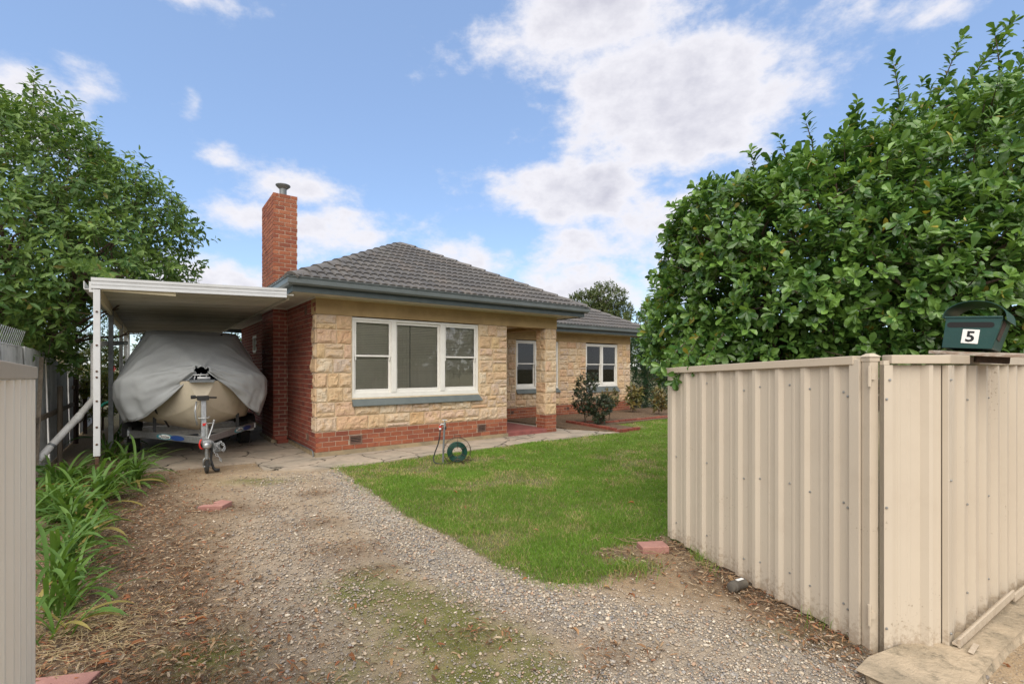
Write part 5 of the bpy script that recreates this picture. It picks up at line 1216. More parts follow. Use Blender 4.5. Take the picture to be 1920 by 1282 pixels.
def slantbox(x0, x1, y0, y1, za, zb, h, b=None):
    b = b or MB(); return b.add([(x0, y0, za), (x1, y0, zb), (x1, y1, zb), (x0, y1, za), (x0, y0, za + h), (x1, y0, zb + h), (x1, y1, zb + h), (x0, y1, za + h)], [(0, 3, 2, 1), (4, 5, 6, 7), (0, 1, 5, 4), (1, 2, 6, 5), (2, 3, 7, 6), (3, 0, 4, 7)])
def gates():
    # right leaf, swung into the yard. local x runs from the tip to the hinge so that -y faces the drive
    tip, hin = Vector((1.50, 4.61, 0)), Vector((2.088, 2.825, 0)); d = hin - tip; Lg = d.length; rz = math.atan2(d.y, d.x)
    g = empty('gate', tip, rz, 'beige ribbed steel gate leaf swung open beside the lawn', 'gate', 'two leaves of the driveway gate')
    top = lambda x: 1.612 + .070 * x / Lg; bot = lambda x: .03 - .03 * x / Lg + .012 * math.sin(x * 9)
    ribbed(1.03, bot, top, .205, .045).build('panel', 'colorbond', g)
    ribbed(Lg - 1.0 + .004, bot, top, .205, .035, s0=1.0).build('panel', 'colorbond', g, (0, -.0025, 0))
    slantbox(.16, Lg - .045, -.042, .03, 1.60, 1.668, .052).build('top_rail', 'colorcap', g, bevel=.004)
    slantbox(-.004, .155, -.040, .028, 1.594, 1.600, .050).build('top_rail', 'colorcap', g, bevel=.004)
    b = MB(); b.box((Lg - .075, -.036, -.005), (Lg - .012, -.004, 1.700)); b.build('stile', 'colorbond', g, bevel=.003)
    b = MB(); b.box((0, .004, .25), (Lg, .04, .29)); b.box((0, .004, 1.5), (Lg, .04, 1.54)); b.build('back_rail', 'colorcap', g)
    pts = []
    for z in (1.50, .82, .20):
        for i in range(9):
            x = .035 + i * .205 + (.05 if i % 2 else .1); 
            if x < Lg - .1: pts.append((x, -.003, z + .03 * math.sin(i * 1.3)))
        pts.append((Lg - .13, -.003, z))
    screws(pts, g)
    # left leaf beside the camera
    tip, hin = Vector((-2.235, 2.19, 0)), Vector((-.97, .745, 0)); d = tip - hin; L2 = d.length; rz = math.atan2(d.y, d.x)
    g2 = empty('gate', hin, rz, 'pale cream ribbed gate leaf cut off at the left edge of view', 'gate', 'two leaves of the driveway gate')
    t2 = lambda x: 1.625 - .03 * x / L2; b2 = lambda x: .05
    ribbed(L2 * .5, b2, t2, .19, .07, .042, .03, .02).build('panel', 'ltcream', g2); ribbed(L2 * .5, b2, t2, .19, .06, .042, .03, .02, s0=L2 * .5).build('panel', 'ltcream', g2, (0, -.002, 0))
    slantbox(-.01, L2 + .008, -.045, .03, 1.628, 1.598, .055).build('top_rail', 'colorcap', g2, bevel=.004)
    slantbox(-.01, L2, -.04, .03, .03, .03, .05).build('bottom_rail', 'colorcap', g2, bevel=.004)
gates()
def post():
    rz = math.atan2(2.885 - 4.61, 2.128 - 1.50)
    p = empty('gate_post', (2.098, 2.803, 0), R(8), 'square beige steel gate post with a domed cap', 'post'); w = .029
    b = MB(); b.box((-w, -w, -.05), (w, w, 1.695)); b.build('shaft', 'colorcap', p, bevel=.005)
    b = MB(); b.box((-w - .004, -w - .004, 1.685), (w + .004, w + .004, 1.712)); b.add([(-w - .012, -w - .012, 1.7121), (w + .012, -w - .012, 1.7121), (w + .012, w + .012, 1.7121), (-w - .012, w + .012, 1.7121), (-w * .5, -w * .5, 1.733), (w * .5, -w * .5, 1.733), (w * .5, w * .5, 1.733), (-w * .5, w * .5, 1.733)], [(0, 1, 5, 4), (1, 2, 6, 5), (2, 3, 7, 6), (3, 0, 4, 7), (4, 5, 6, 7), (3, 2, 1, 0)]); b.build('cap', 'colorcap', p, bevel=.003)
    for z in (1.60, .22): b = MB(); b.tube([(-w - .008, -w - .004, z - .06), (-w - .008, -w - .004, z + .06)], .010, 8); b.box((-w - .012, -w - .012, z - .02), (-.005, -w, z + .02)); b.build('hinge', 'colorcap', p, smooth='auto')
post()
def street_fence():
    a, c = Vector((2.490, 2.777, 0)), Vector((7.9, 6.02, 0)); d = c - a; L_ = d.length; rz = math.atan2(d.y, d.x)
    f = empty('street_fence', a, rz, 'beige ribbed steel fence along the street carrying the letterbox', 'fence')
    top = lambda x: 1.665; bot = lambda x: .02 + .015 * math.sin(x * 7)
    s = 0.0; i = 0
    while s < L_ - .1:
        w = min(.80, L_ - s); ribbed(w, bot if i else (lambda x: .0 + .05 * x), top, .19, .055, .030, .028, .016, s0=s).build('panel', 'colorbond', f, (0, -.003 * (i % 2), 0)); s += w - .02; i += 1
    b = MB(); b.box((-.003, -.036, -.0), (.045, -.005, 1.664)); b.build('corner_strip', 'colorbond', f, bevel=.003)
    for x0, x1, z in ((-.005, .30, 1.672), (.46, 2.6, 1.668), (2.606, L_, 1.668)):
        b = MB(); b.box((x0, -.045, z), (x1, .03, z + .052)); b.build('top_rail', 'colorcap', f, bevel=.004)
    pts = [(.022, -.037, z) for z in (1.58, 1.0, .12)] + [(.4 + k * .38, -.003, z) for k in range(10) for z in (1.45, .8, .25)]
    screws(pts, f)
    # short return panel between the gate post and the corner
    a2, c2 = Vector((2.130, 2.772, 0)), Vector((2.487, 2.774, 0)); L2 = (c2 - a2).length
    r = empty('return_panel', a2, math.atan2(c2.y - a2.y, c2.x - a2.x), 'short beige fence panel between gate post and street corner', 'fence panel')
    b = MB(); q = [(0, -.0), (.0, -.034), (.03, -.034), (.05, -.034), (.062, -.0), (.10, 0), (.104, -.002), (.118, -.002), (.122, 0), (.16, 0), (.164, -.002), (.178, -.002), (.182, 0), (.235, -.0), (.262, -.030), (.282, -.034), (.298, -.004), (L2, 0)]
    vs = []; bz = lambda x: -.005 + .02 * math.sin(x * 11)
    for x, y in q: vs += [(x, y, bz(x)), (x, y, 1.665), (x, y + .002, 1.665), (x, y + .002, bz(x))]
    n = len(q); fs = []
    for i in range(n - 1):
        A_, B_ = i * 4, (i + 1) * 4; fs += [(A_, B_, B_ + 1, A_ + 1), (A_ + 2, B_ + 2, B_ + 3, A_ + 3), (A_ + 1, B_ + 1, B_ + 2, A_ + 2), (A_ + 3, B_ + 3, B_, A_)]
    fs += [(0, 1, 2, 3), ((n - 1) * 4 + 3, (n - 1) * 4 + 2, (n - 1) * 4 + 1, (n - 1) * 4)]
    b.add(vs, fs); b.build('panel', 'colorbond', r)
    b = MB(); b.box((.035, -.046, 1.672), (L2 + .012, .028, 1.722)); b.build('top_rail', 'colorcap', r, bevel=.004)
    b = MB(); b.box((-.0, -.03, 1.666), (.034, .0, 1.69)); b.build('strip', 'colorbond', r)
    screws([(.012, -.036, z) for z in (1.47, .85, .16)] + [(.03, -.036, 1.58)], r)
    # fallen trim strips on the kerb
    b = MB(); b.beam((0, 0, 0), (.98, 0, .03), .012, .05); b.beam((0, .016, -.012), (.98, .016, .018), .03, .012); o = b.build('trim_strip', 'colorcap', None, (2.535, 2.715, .085), (0, R(-1), math.atan2(.515, .857)), bevel=.002); tag(o, 'longer beige metal trim strip come loose along the foot of the street fence', 'trim strip')
    b = MB(); b.beam((0, 0, 0), (1.6, 0, .0), .012, .05); b.beam((0, .016, -.012), (1.6, .016, -.012), .03, .012); o = b.build('trim_strip', 'colorcap', None, (3.385, 3.225, .10), (0, 0, math.atan2(.515, .857)), bevel=.002); tag(o, 'beige metal trim strip still fixed under the far street fence panels', 'trim strip')
    b = MB(); b.box((0, -.012, 0), (.14, .012, .006)); o = b.build('trim_offcut', 'colorcap', None, (2.545, 2.655, .066), (R(6), 0, math.atan2(.6, .8)), bevel=.002); tag(o, 'bent scrap of beige metal lying on the kerb corner', 'metal scrap')
street_fence()

# ------------------------------------------------------------------ letterbox
def letterbox():
    base = Vector((2.875, 2.985, 1.762)); rz = R(-52)
    bo = MB(); bo.box((-.20, -.16, 0), (.22, .17, .022)); o = bo.build('board', 'flakyboard', None, base + Vector((.03, .01, -.036)), (R(1.5), R(4.5), rz), bevel=.004); tag(o, 'flaking wooden board on the fence top under the letterbox', 'board')
    bo = MB(); bo.box((-.075, -.03, -.045), (.075, .03, 0)); o = bo.build('timber_block', 'darktimber', None, base + Vector((.045, -.075, -.040)), (0, R(5), R(-35)), bevel=.004); tag(o, 'dark timber block wedged under the letterbox board', 'timber block')
    L = empty('letterbox', base, rz, 'dark green metal letterbox with house number on the fence', 'letterbox'); L.rotation_euler = (R(-2), R(4), rz)
    wb, wt, h, dp = .100, .135, .185, .33
    b = MB(); y0, y1 = -.13, dp - .13; lb, lt = -.125, -.138
    P_ = [(lb, 0), (wb, 0), (wt, h), (lt + .02, h)]; ti = .004
    vs = [(x, y, z) for y in (y0, y1) for x, z in P_]; b.add(vs, [(0, 1, 2, 3), (7, 6, 5, 4), (0, 4, 5, 1), (1, 5, 6, 2), (3, 2, 6, 7), (0, 3, 7, 4)])
    body = b.build('body', 'green', L, bevel=.003)
    # open barrel roof, the paper holder
    b = MB(); n = 16; cx = (lt + wt + .02) / 2; rx = (wt + .012 - lt) / 2 ; rzz = .100; vs = []
    ya, yb = y0 - .012, y1 + .02
    prof = [(cx + (rx) * math.cos(math.pi * i / n), h + .004 + rzz * math.sin(math.pi * i / n)) for i in range(n + 1)]; prof = [(prof[0][0] + .004, h - .018)] + prof + [(prof[-1][0], h - .0)]
    inn = [(cx + (rx - .003) * math.cos(math.pi * i / n), h + .004 + (rzz - .003) * math.sin(math.pi * i / n)) for i in range(n + 1)]; inn = [(inn[0][0] + .004, h - .018)] + inn + [(inn[-1][0], h)]
    k = len(prof)
    for y in (ya, yb): vs += [(x, y, z) for x, z in prof] + [(x, y, z) for x, z in inn]
    fs = []
    for i in range(k - 1): fs += [(i, i + 1, 2 * k + i + 1, 2 * k + i), (k + i, 3 * k + i, 3 * k + i + 1, k + i + 1), (i, k + i, k + i + 1, i + 1), (2 * k + i, 2 * k + i + 1, 3 * k + i + 1, 3 * k + i)]
    fs += [(0, 2 * k, 3 * k, k), (k - 1, 2 * k - 1, 4 * k - 1, 3 * k - 1)]
    b.add(vs, fs); b.build('roof', 'green', L, smooth='auto')
    b = MB(); b.box((lt + .012, y0 - .006, h - .001), (wt - .002, y0 + .012, h + .010)); b.build('rim', 'green', L, bevel=.002)
    # rounded slot: flat dark plate painted as its shade, not cut in
    b = MB(); pr = []
    for i in range(9): t = math.pi / 2 + math.pi * i / 8; pr.append((-.093 + .0165 * math.cos(t), .143 + .0165 * math.sin(t)))
    for i in range(9): t = -math.pi / 2 + math.pi * i / 8; pr.append((.085 + .0165 * math.cos(t), .143 + .0165 * math.sin(t)))
    b.prism(pr, -y0, -y0 + .0015, mtx=Matrix.Rotation(R(90), 4, 'X')); b.build('slot', 'dark', L)
    b = MB(); b.box((-.040, y0 - .0035, .030), (.036, y0 - .0015, .115)); pl = b.build('number_plate', 'paper', L, (0, 0, 0), (0, R(3), 0), bevel=.001)
    text('numeral', '5', .088, pl, (-.002, y0 - .0042, .069), (R(90), 0, 0), 'ink', .0022)
    # brown flap on the side that leans outwards
    b = MB(); sx = lambda z: wb + (wt - wb) * z / h + .0012
    b.add([(sx(.06), y0 + .03, .06), (sx(.06), y0 + .13, .05), (sx(.165), y0 + .16, .16), (sx(.165), y0 + .05, .17), (sx(.06) + .002, y0 + .03, .06), (sx(.06) + .002, y0 + .13, .05), (sx(.165) + .002, y0 + .16, .16), (sx(.165) + .002, y0 + .05, .17)], [(4, 5, 6, 7), (0, 1, 5, 4), (1, 2, 6, 5), (2, 3, 7, 6), (3, 0, 4, 7)]); b.build('side_flap', 'darktimber', L)
letterbox()

# ------------------------------------------------------------------ tap, hose and reel on the lawn
def tap():
    p = Vector((-1.195, 8.28, 0)); t = empty('garden_tap', p, 0, 'grey standpipe with a brass tap on the lawn edge', 'tap')
    b = MB(); b.tube([(0, 0, -.03), (.012, 0, .35), (.028, 0, .64)], .017, 10); b.build('standpipe', 'zinc', t, smooth='auto')
    b = MB(); b.tube([(.028, 0, .62), (.030, 0, .70)], .022, 10); b.tube([(.03, 0, .665), (-.02, -.0, .672), (-.045, 0, .655), (-.048, 0, .625)], .015, 10); b.tube([(.03, 0, .70), (.03, 0, .735)], .010, 8); b.tube([(-.012, 0, .745), (.072, 0, .742)], .009, 8); b.build('tap_head', 'galv', t, smooth='auto')
    b = MB(); b.tube([(.045, -.0, .64), (.05, 0, .58)], .013, 8); b.build('valve', 'black', t, smooth='auto')
    b = MB(); b.tube([(-.048, 0, .645), (-.048, 0, .61)], .022, 12); o1 = b.build('hose_connector', 'red', t, smooth='auto'); b = MB(); b.tube([(-.048, 0, .61), (-.048, 0, .58)], .020, 12); b.build('hose_connector', 'paper', t, smooth='auto')
    b = MB(); b.tube([(-.048, 0, .59), (-.055, 0, .45), (-.085, -.01, .32), (-.13, -.03, .2), (-.155, -.05, .11), (-.15, -.07, .05), (-.12, -.09, .02), (-.05, -.12, .012), (.05, -.12, .012), (.16, -.06, .02)], .011, 8)
    o = b.build('hose', 'black', None, p, smooth=True); tag(o, 'short black hose hanging from the garden tap', 'hose')
    r = empty('hose_reel', p + Vector((.245, .02, 0)), R(12), 'round wire hose reel wound with green hose', 'hose reel')
    cz = .20; Rm = Matrix.Rotation(R(-6), 4, 'X')
    ring = lambda rad, y, rr, n=40: [(rad * math.cos(2 * math.pi * i / n), y, cz + rr * math.sin(2 * math.pi * i / n)) for i in range(n)]
    b = MB(); b.tube(ring(.235, -.03, .235), .0045, 6, closed=True); b.tube(ring(.235, .075, .235), .0045, 6, closed=True)
    for a in (30, 150, 210, 270, 330, 90):
        c, s_ = math.cos(R(a)), math.sin(R(a)); b.tube([(.05 * c, -.045, cz + .05 * s_), (.19 * c, -.045, cz + .19 * s_), (.235 * c, -.03, cz + .235 * s_)], .0038, 5); b.tube([(.235 * c, -.03, cz + .235 * s_), (.235 * c, .075, cz + .235 * s_)], .0038, 5)
    b.tube([(-.055, .02, cz + .22), (-.05, .02, cz + .285), (.055, .02, cz + .275), (.05, .02, cz + .21)], .006, 6); b.tube([(-.10, -.05, .0), (-.02, -.04, .07), (.02, -.04, .07), (.1, -.06, 0)], .006, 6); b.tube([(-.1, .09, 0), (-.02, .08, .07), (.02, .08, .07), (.26, .05, .02)], .006, 6)
    b.build('wire_frame', 'wire', r, smooth=True)
    b = MB(); pts = []; rs = [.10, .123, .146, .165, .172]; y = -.03
    rg = random.Random(3)
    for layer, rad in enumerate((.098, .120, .142, .162)):
        for yy in np.linspace(-.026, .062, 5):
            o_ = (rg.uniform(-.003, .003), rg.uniform(-.003, .003)); k = 26
            b.tube([((rad + o_[0]) * math.cos(2 * math.pi * i / k), yy + .003 * math.sin(i * .9), cz - .01 + (rad + o_[1]) * math.sin(2 * math.pi * i / k)) for i in range(k)], .0115, 6, closed=True)
    b.build('hose_coil', 'hosegreen', r, smooth=True)
tap()

# bricks and bits left lying about
loose_brick('brick', (1.275, 4.33, -.01), R(6), 'reddish clay paver lying flat at the foot of the open gate', 'brick', (.245, .15, .066), 'paver', 'bricks lying about the yard')
loose_brick('paver', (-2.335, 2.435, -.025), R(12), 'pink paver cut off at the bottom edge of the drive', 'paver', (.30, .22, .05), 'paver', 'pink pavers on the drive')
b = MB(); b.prism([(-.13, -.10), (.12, -.055), (.155, .10), (.02, .13), (-.035, .05), (.03, .03), (-.0, -.015), (-.10, -.03)], 0, .06); o = b.build('paver', 'paver', None, (-3.50, 5.62, -.004), (R(6), R(3), R(4)), bevel=.006); tag(o, 'broken hook shaped pink paver in the middle of the drive', 'paver', 'pink pavers on the drive')
b = MB(); b.lathe([(.0, -.07), (.034, -.07), (.037, -.06), (.037, .03), (.040, .034), (.040, .055), (.034, .06), (.034, .085), (.02, .09), (.0, .09)], 14, mtx=Matrix.Rotation(R(90), 4, 'X')); can = b.build('canister', 'oldplastic', None, (1.685, 3.56, .036), (0, 0, R(-62)), smooth='auto'); tag(can, 'small dark plastic canister lying under the gate', 'canister')
b = MB(); b.box((-.012, -.02, .0365), (.012, .05, .0385)); b.build('label', 'paper', can)

# brick edging of the garden bed: every brick a piece
def edging():
    runs = [([(1.556, 13.97), (2.60, 12.10)], .115, .10), ([(2.62, 12.07), (3.42, 12.72)], .07, .05), ([(2.55, 13.75), (3.40, 14.3), (5.6, 15.9)], .09, .075), ([(1.75, 13.75), (2.45, 14.15)], .07, .06)]
    e = empty('garden_edging', (2.6, 12.3, 0), 0, 'row of red bricks edging the front garden bed', 'edging')
    for pts, h, w in runs:
        for (x0, y0), (x1, y1) in zip(pts[:-1], pts[1:]):
            L_ = math.hypot(x1 - x0, y1 - y0); n = max(1, int(L_ / .24)); rz = math.atan2(y1 - y0, x1 - x0)
            for i in range(n):
                t = (i + .5) / n; m_ = bmesh_for(.23, .10, 'brick_dark')
                o = link('brick', m_, e, (x0 + (x1 - x0) * t - 2.6 - .115 * math.cos(rz), y0 + (y1 - y0) * t - 12.3 - .115 * math.sin(rz), h - .10 + random.uniform(-.006, .006)), (random.uniform(-.03, .03), random.uniform(-.02, .02), rz + random.uniform(-.04, .04)))
                o.scale = (1, 1.8, 1)
edging()

# ------------------------------------------------------------------ plants
def plant(name, label, cat, base, ells, twigs, leaf, bark='bark', trunk=None, seed=1, cull=None, group=None, shoots=(), pick=0, berries=0):
    """trunk and limbs, a crown of single leaves on twigs; ells in world space."""
    root = empty(name, base, 0, label, cat, group); B_ = Vector(base)
    P, A = crown_twigs(ells, twigs, seed, leaf.get('shell', .13), leaf.get('lump', .18), leaf.get('up', .35), leaf.get('zmin', .1), leaf.get('fill', .12))
    if cull is not None: k = ~cull(P); P, A = P[k], A[k]
    g = np.random.default_rng(seed + 5); Ln = g.uniform(.6, 1.3, len(P)) * leaf['twig']
    for (a, b) in shoots:                        # long shoots that break out of the outline
        a, b = np.array(a, float), np.array(b, float); n = max(3, int(np.linalg.norm(b - a) / .09)); t = np.linspace(.05, 1, n)[:, None]
        bend = np.sin(t * math.pi) * np.array([.03, .02, .05])
        P = np.concatenate([P, a + (b - a) * t + bend]); A = np.concatenate([A, np.repeat(nrm((b - a) + np.array([0, 0, .1]))[None], n, 0)]); Ln = np.concatenate([Ln, np.full(n, leaf['twig'] * .8)])
    pos, D, Nn, L_, W_, c = twig_leaves(P, A, Ln, leaf['n'], leaf['len'], leaf.get('var', .22), leaf['w'], leaf.get('ang', 55), leaf.get('droop', .1), leaf['pal'], seed + 9, leaf.get('spread', .3))
    m = leaf.get('mat', 'leaf'); T = leaf.get('T', T_OVATE)
    if pick:
        cp = np.array(CAMP); v = pos - cp; dist = np.linalg.norm(v, axis=1); px = v[:, 0] / v[:, 1]; pz = v[:, 2] / v[:, 1]
        face = np.abs((Nn * v).sum(1)) / dist
        # nearest along each line of sight: a coarse grid of the view keeps only leaves in front
        key = (np.round(px * 22).astype(int) * 1000 + np.round(pz * 22).astype(int)); best = {}
        for i in np.argsort(dist): best.setdefault(key[i], []).append(i) if len(best.get(key[i], [])) < 4 else None
        cand = np.array([i for l in best.values() for i in l]); cand = cand[(np.abs(px[cand]) < 1.1) & (pz[cand] > -.0) & (pz[cand] < .8)]
        sc = L_[cand] ** 2 * face[cand] / dist[cand] ** 2; sel = cand[np.argsort(-sc)[:pick]]
        protos = []
        for i in range(6):
            t = i / 5; col = np.array(leaf['pal'][0]) * (1 - t) + np.array(leaf['pal'][1]) * t
            tv = T[0].copy(); tv[:, 2] *= (.6 + .35 * i); tv[:, 1] *= leaf['w']; protos.append(npmesh('leaf', tv, T[1], m, np.repeat(col[None], len(tv), 0)))
        for i in sel:
            Sd = np.cross(D[i], Nn[i]); mt = Matrix([[*(D[i][r], Sd[r], Nn[i][r]), pos[i][r] - B_[r]] for r in range(3)] + [[0, 0, 0, 1]])
            o = link('leaf', protos[i % 6], root); o.matrix_basis = mt @ Matrix.Scale(float(L_[i]), 4)
        keep = np.ones(len(pos), bool); keep[sel] = False; pos, D, Nn, L_, W_, c = pos[keep], D[keep], Nn[keep], L_[keep], W_[keep], c[keep]
    o = link('crown', leaves_mesh('crown', pos - np.array(base), D, Nn, L_, W_, T, c, m), root); o['kind'] = 'stuff'
    # twigs that carry the outer leaves
    k = g.choice(len(P), min(len(P), leaf.get('stems', 500)), replace=False); b = MB()
    for i in k:
        a = Vector(P[i] - A[i] * Ln[i] * 1.6) - B_; e = Vector(P[i] + A[i] * Ln[i] * .9) - B_; b.tube([a, e], [leaf.get('tr', .005), leaf.get('tr', .005) * .45], 3, cap=False)
    if b.v: o = b.build('twigs', bark, root); o['kind'] = 'stuff'
    b = MB()
    if trunk:
        th, r0 = trunk; top = Vector((0, 0, th)); lp = limb(b, (0, 0, -.1), top, r0, r0 * .7, seed, 5, .04, 9)
        for j, e in enumerate(ells):
            c_ = Vector(e[:3]) - B_; st = lp[-1 - (j % 2)]; mid = limb(b, st, c_, r0 * .55, r0 * .18, seed + j, 6, .10, 7)
            rg = random.Random(seed + j)
            for q in range(7):
                d_ = Vector((rg.gauss(0, 1), rg.gauss(0, 1), rg.gauss(.25, .8))).normalized(); tgt = c_ + Vector((d_.x * e[3], d_.y * e[4], d_.z * e[5])) * .85
                limb(b, mid[rg.randrange(3, 6)], tgt, r0 * .2, r0 * .05, seed + j * 9 + q, 5, .10, 5)
        b.build('trunk', bark, root, smooth=True)
    if shoots:
        b = MB()
        for a, e in shoots: b.tube([Vector(a) - B_, (Vector(a) + Vector(e)) / 2 + Vector((.03, .02, .05)) - B_, Vector(e) - B_], [.009, .006, .003], 5)
        o = b.build('shoot', bark, root, smooth=True); o['kind'] = 'stuff'
    if berries:
        b = MB(); iv, jf = octa()
        for q in range(berries):
            i = g.integers(len(P)); 
            for z in range(5): cpt = P[i] + g.normal(0, .022, 3) - np.array(base); b.add([tuple(cpt + p_ * .010) for p_ in iv], [tuple(f) for f in jf])
        o = b.build('berries', 'rust_berry', root, smooth=True); o['kind'] = 'stuff'
    return root
M['rust_berry'] = mat('orange_berry', (.34, .05, .02), (.25, .06, .02), 9, .5, 0)
G1 = [(.045, .115, .024), (.18, .315, .065), (.32, .28, .05)]
# the big glossy bush behind the open gate
plant('mirror_bush', 'huge glossy leaved green bush towering over the beige fence and gate', 'bush', (3.6, 5.3, 0),
      [(2.72, 5.15, 2.50, .98, 1.05, 1.18), (2.30, 5.1, 3.02, .56, .65, .60), (3.40, 5.0, 2.65, 1.15, 1.15, 1.25), (4.45, 5.0, 2.95, 1.35, 1.35, 1.42), (5.9, 5.3, 3.3, 1.6, 1.5, 1.55), (2.42, 5.5, 2.05, .85, .9, .85), (3.75, 4.25, 2.35, 1.0, .62, .95), (4.7, 4.45, 2.2, 1.1, .7, .9), (2.60, 4.9, 1.80, .62, .5, .48)],
      9200, dict(n=10, len=.080, w=.55, twig=.095, pal=G1, T=T_OBOV, ang=58, shell=.13, lump=.24, up=.30, droop=.10, stems=900, tr=.006, fill=.16, var=.32, spread=.32, zmin=1.2), trunk=(1.1, .13), seed=11, pick=290, berries=60,
      cull=lambda P: ((P[:, 2] < 1.74) & (P[:, 1] < 4.7 - .0 * P[:, 0]) & (P[:, 0] < 2.3)) | ((P[:, 2] < 1.76) & ((P[:, 0] - 2.49) * -.515 + (P[:, 1] - 2.777) * .857 < .14)) | (((P[:, 0] - 1.5) * .94 + (P[:, 1] - 4.61) * .343 < .10) & (P[:, 2] < 1.74) & (P[:, 1] < 4.7)),
      shoots=[((3.3, 4.9, 3.7), (3.45, 4.8, 4.25)), ((3.1, 4.9, 3.7), (2.95, 4.8, 4.1)), ((3.9, 4.8, 4.1), (3.75, 4.7, 4.62)), ((4.2, 4.8, 4.2), (4.30, 4.6, 4.75)), ((4.5, 4.9, 4.3), (4.9, 4.7, 5.0)), ((2.5, 4.9, 3.4), (2.4, 4.8, 3.75)), ((2.9, 5.0, 3.6), (2.75, 4.9, 3.95)), ((4.9, 4.8, 4.4), (4.75, 4.7, 4.9)), ((5.2, 5.0, 4.6), (5.5, 4.9, 5.25)), ((2.0, 4.9, 3.0), (1.85, 4.8, 3.3)), ((2.0, 4.9, 2.1), (1.53, 4.45, 1.56)), ((1.95, 5.0, 2.0), (1.43, 4.5, 1.68)), ((2.2, 4.75, 2.1), (1.70, 4.3, 1.66))])
LT = lambda P: (((P[:, 0] - HC.x) * HU.x + (P[:, 1] - HC.y) * HU.y > -3.35) & (P[:, 2] < 3.06)) | (((P[:, 0] - HC.x) * HU.x + (P[:, 1] - HC.y) * HU.y > -3.9) & (P[:, 2] < 1.7))
plant('leafy_tree', 'tall leafy green tree beyond the old fence overhanging the carport', 'tree', (-9.0, 9.0, 0),
      [(-8.8, 8.6, 4.30, 2.1, 1.8, 1.95), (-7.35, 8.8, 3.95, 1.30, 1.2, 1.35), (-8.5, 7.5, 3.2, 1.75, 1.2, 1.35), (-10.2, 9.2, 4.6, 2.2, 1.9, 2.3), (-7.0, 7.9, 3.25, .85, .8, .80), (-7.5, 8.4, 2.5, 1.1, .9, .9), (-8.3, 7.0, 2.55, 1.0, .75, .75)],
      6000, dict(n=8, len=.115, w=.50, twig=.25, pal=[(.058, .13, .030), (.165, .26, .058), (.20, .19, .05)], ang=62, shell=.15, lump=.26, up=.25, droop=.32, stems=900, tr=.006, mat='leafdull', fill=.12, spread=.5, zmin=1.4), trunk=(2.0, .15), seed=23, cull=LT,
      shoots=[((-8.9, 8.0, 6.0), (-9.0, 7.8, 6.75)), ((-8.3, 8.2, 5.9), (-8.0, 8.0, 6.45)), ((-7.6, 8.4, 5.0), (-7.2, 8.2, 5.35)), ((-6.9, 8.6, 4.5), (-6.35, 8.4, 4.75)), ((-6.6, 8.6, 3.8), (-5.85, 8.5, 4.1)), ((-6.7, 8.5, 3.5), (-6.0, 8.4, 3.4)), ((-8.6, 7.9, 5.8), (-8.6, 7.6, 6.25)), ((-9.6, 8.1, 6.3), (-9.7, 7.8, 7.0)), ((-6.8, 7.5, 3.4), (-6.15, 7.1, 3.05)), ((-6.7, 7.2, 3.2), (-5.7, 6.7, 2.95))])
def hl(x, y, z): p = H(x, y, z); return (p.x, p.y, p.z)
DK = [(.016, .042, .014), (.04, .085, .025)]
plant('dense_hedge', 'dark dense hedge growing behind the paling end of the old fence', 'hedge', hl(-4.9, 10.2, 0), [(*hl(-5.0, 8.9, 1.5), .9, .9, 1.3), (*hl(-4.7, 10.6, 1.9), 1.1, 1.1, 1.5), (*hl(-4.6, 12.6, 2.2), 1.3, 1.3, 1.7)], 1700, dict(n=8, len=.075, w=.45, twig=.14, pal=DK, mat='leafdull', stems=200, fill=.05), trunk=(.6, .06), seed=31, cull=lambda P: P[:, 2] < .2)
plant('backyard_tree', 'dark green trees closing the view behind the carport', 'tree', hl(-2.2, 15.5, 0), [(*hl(-2.6, 15, 1.9), 1.8, 1.5, 2.0), (*hl(.0, 16, 2.0), 1.8, 1.5, 2.0), (*hl(-4.4, 15.5, 2.2), 1.6, 1.5, 2.1)], 1500, dict(n=8, len=.10, w=.5, twig=.16, pal=[(.03, .07, .02), (.07, .13, .03)], mat='leafdull', stems=150, fill=.05), trunk=(1.0, .1), seed=33)
plant('hibiscus', 'yellow green hibiscus shrub with red flowers between fence and carport posts', 'shrub', hl(-3.42, 7.6, 0), [(*hl(-3.42, 7.6, 1.5), .42, .5, .75), (*hl(-3.4, 6.6, 1.0), .36, .5, .6)], 520, dict(n=8, len=.075, w=.62, twig=.10, pal=[(.05, .10, .02), (.20, .20, .04)], mat='leafdull', stems=120, fill=.05), trunk=(.5, .03), seed=35)
def flower():
    f = empty('hibiscus_flower', hl(-3.2, 6.9, 1.62), 0); par = bpy.data.objects['hibiscus']; f.parent = par; f.location = Vector(hl(-3.14, 6.7, 1.62)) - par.location
    for i in range(5):
        b = MB(); a = 2 * math.pi * i / 5; c, s_ = math.cos(a), math.sin(a); b.add([(0, 0, 0), (.05 * c - .03 * s_, -.03, .05 * s_ + .03 * c), (.08 * c, -.02, .08 * s_), (.05 * c + .03 * s_, -.03, .05 * s_ - .03 * c)], [(0, 1, 2, 3)]); b.build('petal', 'petal', f)
flower()
b = MB(); b.tube([(-.10, 0, .92), (-.02, 0, 1.0), (.05, 0, 1.03), (.10, .0, .97)], .022, 8); b.tube([(.05, 0, 1.02), (.06, 0, .9), (.05, .02, .5), (.04, .0, .0)], .012, 7)
tag(b.build('hose_wand', 'aqua', None, hl(-3.05, 2.35, 0), (0, 0, HA), smooth='auto'), 'aqua green watering wand leaning by the second carport post', 'hose wand')
